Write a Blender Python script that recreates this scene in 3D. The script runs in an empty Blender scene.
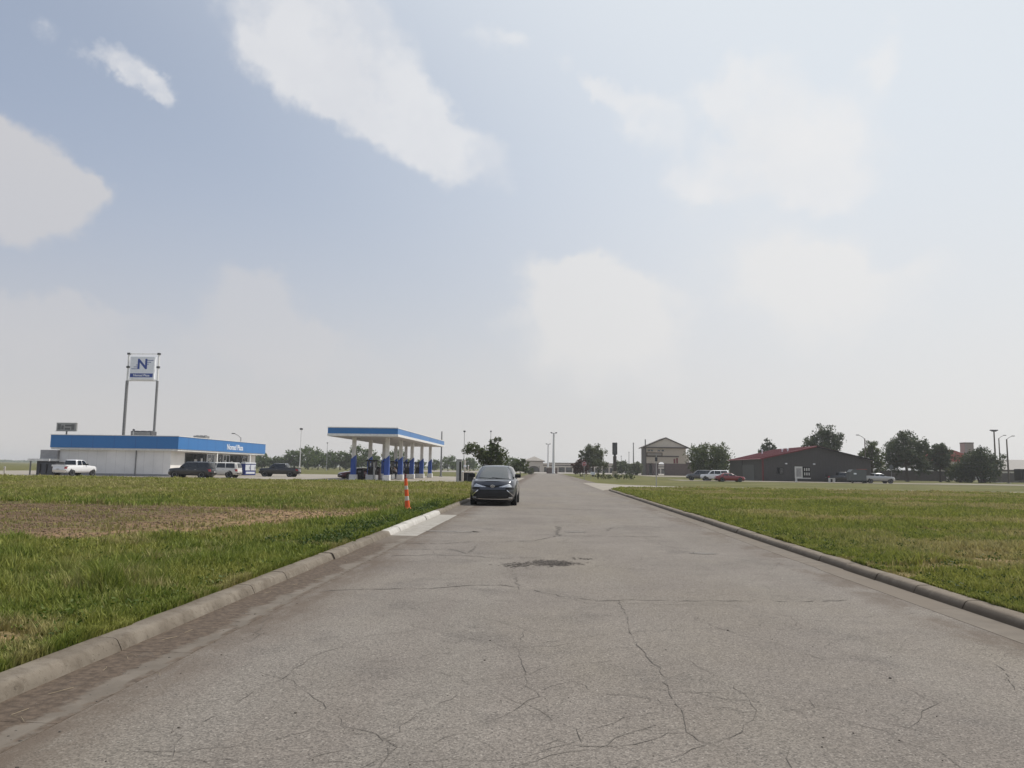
import bpy, bmesh, math, random
import numpy as np
from mathutils import Vector, Matrix

S = bpy.context.scene
R = math.radians
rnd = random.Random(7)

# ------------------------------------------------------------------ camera
FOC, ROLL, EYE = 770.0, 0.0147, 1.6
PITCH, YAW = R(6.284), R(2.5316)
def turn(v):
    c, s = math.cos(YAW), math.sin(YAW)
    return Vector((c*v[0]-s*v[1], s*v[0]+c*v[1], v[2]))
R0 = turn((1, 0, 0)); F0 = turn((0, math.cos(PITCH), math.sin(PITCH))); U0 = turn((0, -math.sin(PITCH), math.cos(PITCH)))
cr, sr = math.cos(ROLL), math.sin(ROLL)
CX = R0*cr + U0*sr; CY = U0*cr - R0*sr
cam = bpy.data.objects.new('camera', bpy.data.cameras.new('camera'))
S.collection.objects.link(cam)
cam.matrix_world = Matrix(((CX.x, CY.x, -F0.x, 0), (CX.y, CY.y, -F0.y, 0), (CX.z, CY.z, -F0.z, EYE), (0, 0, 0, 1)))
cam.data.sensor_width = 36; cam.data.lens = 36*FOC/1024; cam.data.clip_end = 20000; cam.data.clip_start = 0.05
S.camera = cam
def sky_dir(u, v):                      # direction in the sky seen at a picture position
    return (CX*((u-512)/FOC) + CY*(-(v-384)/FOC) + F0).normalized()
def px(u, Y, v=470):                    # world X of picture column u at distance Y along the road
    d = CX*((u-512)/FOC) + CY*(-(v-384)/FOC) + F0
    return d.x*Y/d.y

# ------------------------------------------------------------------ light
SUN_EL, SUN_AZ = R(56), R(58)           # azimuth measured from +Y towards +X
sun = bpy.data.objects.new('sun', bpy.data.lights.new('sun', 'SUN'))
S.collection.objects.link(sun)
sun.data.energy = 3.9; sun.data.angle = R(0.6); sun.data.color = (1, 0.95, 0.87)
sdir = Vector((math.sin(SUN_AZ)*math.cos(SUN_EL), math.cos(SUN_AZ)*math.cos(SUN_EL), math.sin(SUN_EL)))
sun.rotation_euler = (-sdir).to_track_quat('-Z', 'Y').to_euler()
S.view_settings.view_transform = 'Standard'; S.view_settings.look = 'None'
S.view_settings.exposure = 0; S.view_settings.gamma = 1; S.view_settings.use_curve_mapping = False
S.cycles.max_bounces = 6; S.cycles.diffuse_bounces = 3; S.cycles.volume_bounces = 0
S.cycles.transparent_max_bounces = 8
S.cycles.use_denoising = True

W = bpy.data.worlds.new('World'); S.world = W; W.use_nodes = True
wt = W.node_tree; wt.nodes.clear()
def wn(t, **k):
    n = wt.nodes.new(t)
    for a, b in k.items(): setattr(n, a, b)
    return n
def wl(a, b): wt.links.new(a, b)
def wmath(op, a, b=None, c=None, clamp=False):
    n = wn('ShaderNodeMath', operation=op, use_clamp=clamp)
    for i, x in enumerate((a, b, c)):
        if x is None: continue
        if isinstance(x, (int, float)): n.inputs[i].default_value = x
        else: wl(x, n.inputs[i])
    return n.outputs[0]
def wdot(a, vec):
    n = wn('ShaderNodeVectorMath', operation='DOT_PRODUCT'); wl(a, n.inputs[0]); n.inputs[1].default_value = vec
    return n.outputs['Value']
def wmix(f, a, b):
    n = wn('ShaderNodeMix', data_type='RGBA')
    if isinstance(f, (int, float)): n.inputs[0].default_value = f
    else: wl(f, n.inputs[0])
    for i, x in ((6, a), (7, b)):
        if isinstance(x, tuple): n.inputs[i].default_value = (*x, 1)
        else: wl(x, n.inputs[i])
    return n.outputs[2]
def wsmooth(x, lo, hi, a=0.0, b=1.0):
    n = wn('ShaderNodeMapRange', interpolation_type='SMOOTHSTEP'); wl(x, n.inputs[0])
    for i, q in enumerate((lo, hi, a, b)): n.inputs[i+1].default_value = q
    return n.outputs[0]
out = wn('ShaderNodeOutputWorld'); bg = wn('ShaderNodeBackground'); bg.inputs[1].default_value = 0.1
wl(bg.outputs[0], out.inputs[0])
sky = wn('ShaderNodeTexSky', sky_type='NISHITA'); sky.sun_disc = False
sky.sun_elevation = SUN_EL; sky.sun_rotation = SUN_AZ; sky.dust_density = 2.5; sky.air_density = 1.0; sky.ozone_density = 1.5
tc = wn('ShaderNodeTexCoord'); D = tc.outputs['Generated']
el = wdot(D, (0, 0, 1)); sg = wdot(D, tuple(sdir))
# haze veil of the whole sky: thick at the horizon, brighter towards the sun
glow = wsmooth(sg, 0.05, 0.85)
hi = wsmooth(el, -0.05, 0.42)
SKYLO = wmix(hi, (6.35, 6.15, 5.95), (4.5, 5.15, 6.5)); SKYHI = wmix(hi, (8.5, 8.4, 8.15), (7.45, 7.95, 8.5))
veil_col = wmix(glow, SKYLO, SKYHI)
veil = wmath('ADD', wsmooth(el, 0.0, 0.50, 0.98, 0.50), wmath('MULTIPLY', wsmooth(sg, 0.35, 0.8), 0.5), clamp=True)
base = wmix(veil, sky.outputs[0], veil_col)
# cumulus: soft lobes at fixed directions, broken up by noise
nz = wn('ShaderNodeTexNoise', noise_dimensions='3D'); nz.inputs['Scale'].default_value = 9; nz.inputs['Detail'].default_value = 9; nz.inputs['Roughness'].default_value = 0.52; nz.inputs['Distortion'].default_value = .15
wl(D, nz.inputs['Vector'])
nz2 = wn('ShaderNodeTexNoise', noise_dimensions='3D'); nz2.inputs['Scale'].default_value = 3.2; nz2.inputs['Detail'].default_value = 5
wl(D, nz2.inputs['Vector'])
# the lookup direction is churned by noise so that outlines billow
wz = wn('ShaderNodeTexNoise', noise_dimensions='3D'); wz.inputs['Scale'].default_value = 12; wz.inputs['Detail'].default_value = 8; wz.inputs['Roughness'].default_value = .58
wl(D, wz.inputs['Vector'])
wv = wn('ShaderNodeVectorMath', operation='MULTIPLY_ADD'); wl(wz.outputs['Color'], wv.inputs[0]); wv.inputs[1].default_value = (.11, .11, .11)
wa = wn('ShaderNodeVectorMath', operation='ADD'); wa.inputs[1].default_value = (-.055, -.055, -.055); wl(D, wv.inputs[2]); wl(wv.outputs[0], wa.inputs[0]); DW = wa.outputs[0]
def clouds(blobs, amp, lo, hi, flat=False):
    tot = None
    for u, v, ru, rv, rot, w in blobs:
        d = sky_dir(u, v); r = (CX - d*CX.dot(d)).normalized(); up = d.cross(r) * -1
        if up.dot(CY) < 0: up = -up
        a = R(rot); ra = r*math.cos(a) - up*math.sin(a); rb = up*math.cos(a) + r*math.sin(a)
        x = wdot(DW, tuple(ra*(FOC/ru))); y = wdot(DW, tuple(rb*(FOC/rv)))
        if flat: y = wmath('ADD', wmath('MULTIPLY', wmath('MAXIMUM', y, 0.0), 2.2), wmath('MULTIPLY', wmath('MINIMUM', y, 0.0), .58))
        d2 = wmath('MULTIPLY_ADD', x, x, wmath('MULTIPLY', y, y))
        e = wmath('MULTIPLY', wmath('POWER', 2.718, wmath('MULTIPLY', d2, -1.0)), w)
        tot = e if tot is None else wmath('ADD', tot, e)
    n = wmath('MULTIPLY', wmath('SUBTRACT', nz.outputs[0], 0.5), amp)
    return wsmooth(wmath('ADD', tot, wmath('MULTIPLY', n, wsmooth(tot, 0.03, 0.45))), lo, hi)
bright = [(258, 22, 46, 40, 25, .52), (325, 18, 60, 44, 10, .78), (345, 80, 46, 40, 35, 1.0), (395, 108, 58, 40, 35, 1.1), (455, 150, 54, 32, 38, 1.05),
          (108, 66, 32, 15, 25, .85), (150, 92, 24, 11, 35, .75), (598, 82, 34, 16, 28, .8), (640, 122, 34, 26, 40, .85), (498, 40, 36, 17, 0, .55),
          (750, 100, 44, 34, 0, .85), (800, 150, 70, 48, 10, .9), (690, 178, 50, 22, 0, .75), (840, 190, 40, 26, 10, .6), (893, 50, 30, 28, 0, .45)]
soft = [(556, 272, 40, 44, 0, 1.0), (595, 280, 36, 34, 0, .8), (634, 292, 44, 46, 8, 1.0), (590, 325, 90, 50, 0, .35), (840, 268, 88, 42, 3, .9), (790, 150, 130, 75, 0, .5)]
grey = [(10, 176, 50, 38, 22, 1.0), (58, 180, 40, 15, 16, .75), (-45, 178, 66, 50, 0, 1.0), (258, 290, 46, 42, 12, 1.15), (312, 328, 55, 28, 18, .95), (22, 308, 52, 38, 12, 1.05), (110, 318, 60, 18, 5, .5), (250, 345, 90, 24, 0, .4), (500, 355, 120, 26, 0, .35)]
far = [(-500, 100, 140, 80, 10, 1), (-300, -200, 160, 90, 20, 1), (400, -350, 200, 90, 5, 1), (1400, 0, 170, 90, 0, .9), (900, -500, 200, 120, 0, 1)]
mb = wmath('MULTIPLY', clouds(bright + far, 1.9, 0.24, 0.80), wsmooth(wz.outputs[0], .36, .58, .52, 1.0))
ms = clouds(soft, 1.2, 0.16, 0.92, True)
mg = wmath('MAXIMUM', clouds(grey[:3], 1.1, 0.25, 0.75), wmath('MULTIPLY', clouds(grey[3:], 1.4, 0.20, 0.95, True), .7))
shade = wsmooth(nz2.outputs[0], 0.35, 0.7)
shade = wmath('ADD', wmath('MULTIPLY', shade, .5), wmath('MULTIPLY', wsmooth(nz.outputs[0], .38, .62), .5))
cb = wmix(wmath('MULTIPLY', glow, .7), wmix(shade, (6.7, 6.75, 7.1), (8.6, 8.5, 8.45)), (8.9, 8.85, 8.8))
c1 = wmix(wmath('MULTIPLY', mg, wsmooth(el, 0.1, 0.4, 0.55, 0.8)), base, wmix(glow, (6.3, 6.15, 6.2), (7.4, 7.35, 7.3)))
c2 = wmix(wmath('MULTIPLY', ms, 0.75), c1, wmix(glow, (6.9, 6.8, 6.7), (8.5, 8.45, 8.4)))
c3 = wmix(wmath('MULTIPLY', mb, wsmooth(glow, .1, .9, .90, .62)), c2, cb)
wl(c3, bg.inputs[0])

# ------------------------------------------------------------------ materials
def mat(name, col, rough=0.6, metal=0.0, var=0.12, scale=3.0, bump=0.0, bscale=40.0, coat=0.0, spec=0.5, trans=0.0, alpha=1.0):
    m = bpy.data.materials.new(name); m.use_nodes = True
    t = m.node_tree; p = t.nodes['Principled BSDF']
    p.inputs['Roughness'].default_value = rough; p.inputs['Metallic'].default_value = metal
    p.inputs['Coat Weight'].default_value = coat; p.inputs['Coat Roughness'].default_value = 0.05
    p.inputs['Specular IOR Level'].default_value = spec
    c = t.nodes.new('ShaderNodeTexCoord')
    n = t.nodes.new('ShaderNodeTexNoise'); n.inputs['Scale'].default_value = scale; n.inputs['Detail'].default_value = 6
    t.links.new(c.outputs['Object'], n.inputs['Vector'])
    mr = t.nodes.new('ShaderNodeMapRange'); mr.inputs[1].default_value = 0.3; mr.inputs[2].default_value = 0.7
    mr.inputs[3].default_value = 1-var; mr.inputs[4].default_value = 1+var
    t.links.new(n.outputs[0], mr.inputs[0])
    vm = t.nodes.new('ShaderNodeVectorMath'); vm.operation = 'SCALE'; vm.inputs[0].default_value = col
    t.links.new(mr.outputs[0], vm.inputs['Scale']); t.links.new(vm.outputs[0], p.inputs['Base Color'])
    if bump:
        b = t.nodes.new('ShaderNodeBump'); b.inputs['Strength'].default_value = bump
        n2 = t.nodes.new('ShaderNodeTexNoise'); n2.inputs['Scale'].default_value = bscale; n2.inputs['Detail'].default_value = 4
        t.links.new(c.outputs['Object'], n2.inputs['Vector']); t.links.new(n2.outputs[0], b.inputs['Height']); t.links.new(b.outputs[0], p.inputs['Normal'])
    return m

class NT:                               # small wrapper for hand-made node materials
    def __init__(s, name, rough=0.9):
        s.m = bpy.data.materials.new(name); s.m.use_nodes = True; s.t = s.m.node_tree; s.p = s.t.nodes['Principled BSDF']
        s.p.inputs['Roughness'].default_value = rough; s.p.inputs['Specular IOR Level'].default_value = 0.25
        s.co = s.n('ShaderNodeTexCoord').outputs['Object']
    def n(s, t, **k):
        q = s.t.nodes.new(t)
        for a, b in k.items(): setattr(q, a, b)
        return q
    def l(s, a, b): s.t.links.new(a, b)
    def noise(s, scale, detail=5, rough=0.55, vec=None, stretch=None):
        q = s.n('ShaderNodeTexNoise'); q.inputs['Scale'].default_value = scale; q.inputs['Detail'].default_value = detail; q.inputs['Roughness'].default_value = rough
        v = vec or s.co
        if stretch:
            mp = s.n('ShaderNodeMapping'); mp.inputs['Scale'].default_value = stretch; s.l(v, mp.inputs[0]); v = mp.outputs[0]
        s.l(v, q.inputs['Vector']); return q.outputs[0]
    def voro(s, scale, feature='F1', out='Distance'):
        q = s.n('ShaderNodeTexVoronoi', feature=feature); q.inputs['Scale'].default_value = scale; s.l(s.co, q.inputs['Vector']); return q.outputs[out]
    def ss(s, x, lo, hi, a=0.0, b=1.0):
        q = s.n('ShaderNodeMapRange', interpolation_type='SMOOTHSTEP'); s.l(x, q.inputs[0])
        for i, v in enumerate((lo, hi, a, b)): q.inputs[i+1].default_value = v
        return q.outputs[0]
    def mt(s, op, a, b=None, clamp=False):
        q = s.n('ShaderNodeMath', operation=op, use_clamp=clamp)
        for i, x in enumerate((a, b)):
            if x is None: continue
            if isinstance(x, (int, float)): q.inputs[i].default_value = x
            else: s.l(x, q.inputs[i])
        return q.outputs[0]
    def mix(s, f, a, b):
        q = s.n('ShaderNodeMix', data_type='RGBA')
        if isinstance(f, (int, float)): q.inputs[0].default_value = f
        else: s.l(f, q.inputs[0])
        for i, x in ((6, a), (7, b)):
            if isinstance(x, tuple): q.inputs[i].default_value = (*x, 1)
            else: s.l(x, q.inputs[i])
        return q.outputs[2]
    def scale(s, c, f):
        q = s.n('ShaderNodeVectorMath', operation='SCALE'); s.l(c, q.inputs[0]); s.l(f, q.inputs['Scale']); return q.outputs[0]
    def attr(s, nm):
        q = s.n('ShaderNodeAttribute'); q.attribute_name = nm; return q.outputs['Fac']
    def xyz(s):
        q = s.n('ShaderNodeSeparateXYZ'); s.l(s.co, q.inputs[0]); return q.outputs
    def done(s, col, bump=None, strength=0.3, dist=0.02):
        s.l(col, s.p.inputs['Base Color'])
        if bump is not None:
            b = s.n('ShaderNodeBump'); b.inputs['Strength'].default_value = strength; b.inputs['Distance'].default_value = dist
            s.l(bump, b.inputs['Height']); s.l(b.outputs[0], s.p.inputs['Normal'])
        return s.m

def road_material():
    k = NT('worn_asphalt', 0.92)
    x, y, z = k.xyz()
    big = k.noise(0.35, 4); mid = k.noise(2.2, 6, .65); fine = k.noise(38, 5, .7); lanes = k.noise(1.0, 3, stretch=(1.1, .06, 1))
    vor = k.voro(95, out='Color'); sp = k.n('ShaderNodeSeparateColor'); k.l(vor, sp.inputs[0])
    c = k.mix(k.ss(big, .35, .65), (.156, .137, .121), (.187, .166, .146))
    c = k.mix(k.ss(mid, .3, .72, 0, .5), c, (.142, .124, .107))
    c = k.mix(k.ss(lanes, .45, .7, 0, .4), c, (.190, .175, .153))
    c = k.mix(k.ss(k.noise(.9, 6, .65), .50, .70, 0, .75), c, (.118, .105, .094))
    c = k.mix(k.ss(k.noise(.22, 5, .6, stretch=(1, .5, 1)), .44, .66, 0, .75), c, (.178, .156, .128))
    st = k.mt('ADD', k.ss(sp.outputs[0], 0, 1, .74, 1.3), k.mt('MULTIPLY', k.mt('SUBTRACT', fine, .5), .75))
    c = k.scale(c, st)
    c = k.mix(k.ss(sp.outputs[1], .955, .975, 0, .42), c, (.38, .35, .31))
    c = k.mix(k.ss(sp.outputs[2], .965, .98, 0, .75), c, (.06, .055, .05))
    # brown silt washed along the kerbs
    wob = k.mt('MULTIPLY', k.mt('SUBTRACT', k.noise(.55, 5, .6), .5), 1.3)
    left = k.ss(k.mt('ADD', x, wob), -3.1, -2.2, 1, 0)
    right = k.mt('MULTIPLY', k.ss(k.mt('ADD', x, wob), 4.0, 4.45, 0, .75), k.ss(k.noise(.6, 5, .6), .42, .56))
    silt = k.mt('MULTIPLY', k.mt('MAXIMUM', left, right), k.ss(k.noise(6, 5, .7, stretch=(1, .3, 1)), .3, .6, .35, .95))
    c = k.mix(silt, c, (.10, .076, .058))
    return k.done(c, k.mt('ADD', fine, k.mt('MULTIPLY', sp.outputs[0], .8)), .55, .006)
def gutter_material(nm, left):
    k = NT(nm, 0.9); x, y, z = k.xyz()
    c = k.mix(k.ss(k.noise(3, 6), .3, .7), (.125, .107, .088), (.17, .147, .122))
    if left:
        w = k.mt('MULTIPLY', k.mt('SUBTRACT', k.noise(.7, 5, .65), .5), 1.0)
        m = k.mt('MULTIPLY', k.ss(k.mt('ADD', k.mt('ADD', x, w), k.mt('MULTIPLY', k.mt('SUBTRACT', k.noise(9, 5, .7), .5), .35)), -3.22, -3.12, 1, .12), k.ss(k.noise(5, 5, .7, stretch=(1, .25, 1)), .25, .45, .6, 1))
        m = k.mt('MAXIMUM', m, k.mt('MULTIPLY', k.ss(x, -3.07, -3.02), k.ss(k.noise(3, 5, .7), .42, .55, .1, .9)))
        m = k.mt('MULTIPLY', m, k.ss(y, 15.5, 17.5, 1, .35))
        c = k.mix(m, c, k.mix(k.ss(k.noise(14, 5, .7), .35, .65), (.062, .046, .034), (.115, .086, .064)))
        new = k.mt('MULTIPLY', k.ss(y, 18.2, 18.25), k.ss(y, 26.5, 26.55, 1, 0))
        c = k.mix(new, c, k.mix(k.ss(k.noise(4, 5), .35, .65), (.255, .237, .21), (.31, .29, .262)))
    else:
        m = k.ss(k.noise(1.2, 6, .65, stretch=(1.5, .25, 1)), .48, .58, .1, .8)
        m = k.mt('MAXIMUM', m, k.ss(k.mt('ADD', x, k.mt('MULTIPLY', k.noise(3, 5), .08)), 4.655, 4.68, .85, 0))
        c = k.mix(m, c, (.15, .125, .10))
    return k.done(c, k.noise(60, 4), .3, .005)
def kerb_material(nm, left):
    k = NT(nm, 0.9); x, y, z = k.xyz()
    c = k.mix(k.ss(k.noise(2.5, 6), .3, .7), (.130, .109, .086), (.19, .164, .132))
    c = k.mix(k.ss(k.noise(7, 6, .7), .45, .72, 0, .7), c, (.085, .067, .05)); c = k.mix(k.ss(k.noise(26, 4, .8), .58, .66, 0, .7), c, (.06, .048, .037)); c = k.mix(k.ss(k.noise(3.1, 5, .7), .56, .64, 0, .5), c, (.25, .22, .18))
    c = k.mix(k.ss(k.noise(1.1, 5, .6), .5, .7, 0, .5), c, (.14, .115, .09))
    if left:
        new = k.mt('MULTIPLY', k.ss(y, 18.2, 18.25), k.ss(y, 26.8, 26.85, 1, 0))
        c = k.mix(new, c, k.mix(k.ss(k.noise(4, 5), .35, .65), (.37, .355, .33), (.44, .42, .395)))
    else:
        c = k.mix(.35, c, (.19, .155, .12)); c = k.mix(k.ss(z, .02, .09, .7, 0), c, (.085, .064, .045))  # browner overall; lower face darkened, its shade painted into the colour
    return k.done(c, k.noise(50, 4), .3, .006)
def field_material():
    k = NT('turf_soil', 1.0)
    straw, dirt, lush = k.attr('straw'), k.attr('dirt'), k.attr('lush')
    n1 = k.noise(2.0, 6, .7); n2 = k.noise(11, 5, .7)
    g = k.mix(k.ss(n1, .3, .7), (.10, .115, .024), (.155, .16, .040))
    g = k.mix(k.mt('MULTIPLY', lush, k.ss(n2, .3, .6)), g, (.055, .095, .016))
    s = k.mix(k.ss(n2, .3, .7), (.15, .135, .05), (.22, .185, .085))
    c = k.mix(straw, g, s)
    xx = k.xyz()[0]; east = k.ss(xx, -13, -7)
    d = k.mix(k.ss(k.noise(.8, 5, .65, stretch=(.45, 1.5, 1)), .38, .62), (.090, .055, .032), (.19, .122, .070))
    d = k.mix(k.mt('MULTIPLY', east, .8), d, (.34, .22, .115))
    d = k.mix(k.ss(k.noise(7, 6, .75, stretch=(.6, 1, 1)), .45, .62, 0, .8), d, (.05, .034, .022))
    c = k.mix(dirt, c, d)
    return k.done(c, n2, .9, .06)
def grass_material():
    k = NT('grass_blades', 0.65)
    t, d, b = k.attr('straw'), k.attr('lush'), k.attr('rnd')
    c = k.mix(b, (.155, .17, .032), (.34, .345, .085))
    c = k.mix(d, c, k.mix(b, (.085, .13, .020), (.235, .275, .05)))
    c = k.mix(t, c, k.mix(b, (.29, .24, .10), (.48, .40, .20)))
    k.p.inputs['Subsurface Weight'].default_value = 0
    m = k.done(c)
    tr = k.n('ShaderNodeBsdfTranslucent'); k.l(c, tr.inputs[0])
    mx = k.n('ShaderNodeMixShader'); mx.inputs[0].default_value = .35
    k.l(k.p.outputs[0], mx.inputs[1]); k.l(tr.outputs[0], mx.inputs[2]); k.l(mx.outputs[0], k.t.nodes['Material Output'].inputs[0])
    return m
def leaf_material(nm, a, b, dry=(.12, .10, .03), thru=.28):
    k = NT(nm, 0.6); r = k.attr('rnd')
    n = k.noise(.9, 4)
    c = k.mix(r, a, b); c = k.mix(k.ss(n, .45, .7, 0, .5), c, tuple(x*1.35 for x in b)); c = k.mix(k.ss(r, .93, .99, 0, .6), c, dry)
    m = k.done(c)
    tr = k.n('ShaderNodeBsdfTranslucent'); k.l(c, tr.inputs[0])
    mx = k.n('ShaderNodeMixShader'); mx.inputs[0].default_value = thru
    k.l(k.p.outputs[0], mx.inputs[1]); k.l(tr.outputs[0], mx.inputs[2]); k.l(mx.outputs[0], k.t.nodes['Material Output'].inputs[0])
    return m
def far_ground_material():
    k = NT('far_ground', 1.0)
    c = k.mix(k.ss(k.noise(.12, 6, .65), .35, .65), (.072, .076, .017), (.125, .116, .035))
    c = k.mix(k.ss(k.noise(.02, 4), .5, .7, 0, .6), c, (.11, .098, .045))
    return k.done(c, k.noise(3, 5), .8, .1)
def concrete_material(nm, a, b):
    k = NT(nm, .9); n = k.noise(.4, 6, .6)
    c = k.mix(k.ss(n, .3, .7), a, b); c = k.mix(k.ss(k.noise(1.5, 6, .7), .52, .75, 0, .5), c, tuple(x*.6 for x in a))
    return k.done(c, k.noise(30, 4), .2, .005)

M = dict(
    white_paint=mat('white_paint', (.72, .71, .69), .55), white_wall=mat('white_wall', (.78, .755, .725), .7, var=.09, scale=.45),
    grey_wall=mat('grey_wall', (.30, .29, .29), .7), blue=mat('blue_fascia', (.024, .165, .44), .35, var=.04, scale=.3),
    blue_light=mat('blue_decal', (.05, .20, .55), .35), navy=mat('navy', (.02, .04, .22), .4), column_blue=mat('column_blue', (.02, .075, .34), .4, var=.06),
    sign_white=mat('sign_white', (.74, .76, .80), .4, var=.03), sign_blue=mat('sign_blue', (.015, .05, .26), .4), galv=mat('galvanised_steel', (.36, .36, .35), .5, .4),
    dark_steel=mat('dark_steel', (.07, .07, .075), .5, .3), grey_steel=mat('grey_steel', (.2, .2, .2), .55, .2), black=mat('black_plastic', (.014, .014, .015), .55, spec=.3),
    rubber=mat('rubber', (.022, .022, .023), .85), rim=mat('alloy', (.42, .42, .43), .35, .8), chrome=mat('chrome', (.72, .72, .74), .18, 1.0, var=.02),
    glass=mat('dark_glass', (.012, .014, .016), .04, spec=.8, var=.02), wshield=mat('windscreen_glass', (.075, .082, .084), .03, spec=1.0, var=.02),  # windscreen base lightened: pale sky reflection painted into the glass colour
    lamp=mat('headlamp_lens', (.62, .63, .65), .08, .35, spec=.9), tail=mat('tail_lens', (.28, .01, .012), .15, spec=.8), orange=mat('orange_plastic', (.78, .11, .018), .5, var=.08),
    reflect=mat('reflective_white', (.56, .50, .43), .45, var=.1, scale=9), soffit=mat('soffit', (.50, .47, .45), .6, var=.05),
    tan=mat('tan_stucco', (.44, .375, .30), .85, var=.06), tan_light=mat('pale_stucco', (.54, .48, .41), .85, var=.06), brick=mat('dark_brick', (.105, .07, .062), .85, var=.2, scale=2),
    brown=mat('brown_trim', (.06, .045, .035), .7), barn=mat('charcoal_metal_siding', (.062, .056, .054), .55, .1, var=.06), barn_side=mat('grey_siding', (.075, .073, .07), .6, var=.08),
    red_roof=mat('red_roof', (.23, .075, .08), .45, var=.1), red_trim=mat('red_trim', (.15, .015, .022), .5), red_tile=mat('red_tile', (.34, .075, .055), .7),
    bark=mat('bark', (.075, .058, .043), .95, var=.25, scale=6, bump=.5), wood_dark=mat('dark_wood_fence', (.055, .045, .04), .9, var=.2, scale=1.5), wood_pole=mat('weathered_pole', (.13, .11, .09), .9, var=.2),
    stop_red=mat('stop_red', (.34, .085, .085), .5), roof_shingle=mat('shingle_roof', (.26, .235, .205), .85, var=.1), tin=mat('trailer_grey', (.095, .105, .105), .5, var=.06),
    taupe=mat('taupe_roof', (.30, .275, .25), .7, var=.05), skin=mat('skin', (.42, .27, .2), .6), shirt=mat('grey_shirt', (.42, .42, .43), .9), trouser=mat('dark_trousers', (.03, .032, .045), .9),
    hair=mat('hair', (.03, .022, .018), .8), seat=mat('car_interior', (.03, .03, .032), .8), maroon=mat('maroon_bin', (.055, .032, .035), .5), paper=mat('poster_white', (.55, .54, .52), .7))
def paint(nm, c, rough=.28, metal=0.0): return mat(nm, c, rough, metal, var=.03, coat=.8)
P = dict(van=paint('slate_grey_paint', (.055, .058, .07), .3, .5), white=paint('white_car_paint', (.74, .74, .75)), black=paint('black_car_paint', (.012, .012, .014)),
         red=paint('red_car_paint', (.23, .015, .022)), grey=paint('grey_car_paint', (.09, .09, .092), .3, .4), silver=paint('silver_car_paint', (.38, .38, .37), .35, .5), maroon=paint('maroon_car_paint', (.10, .012, .02)))

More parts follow.
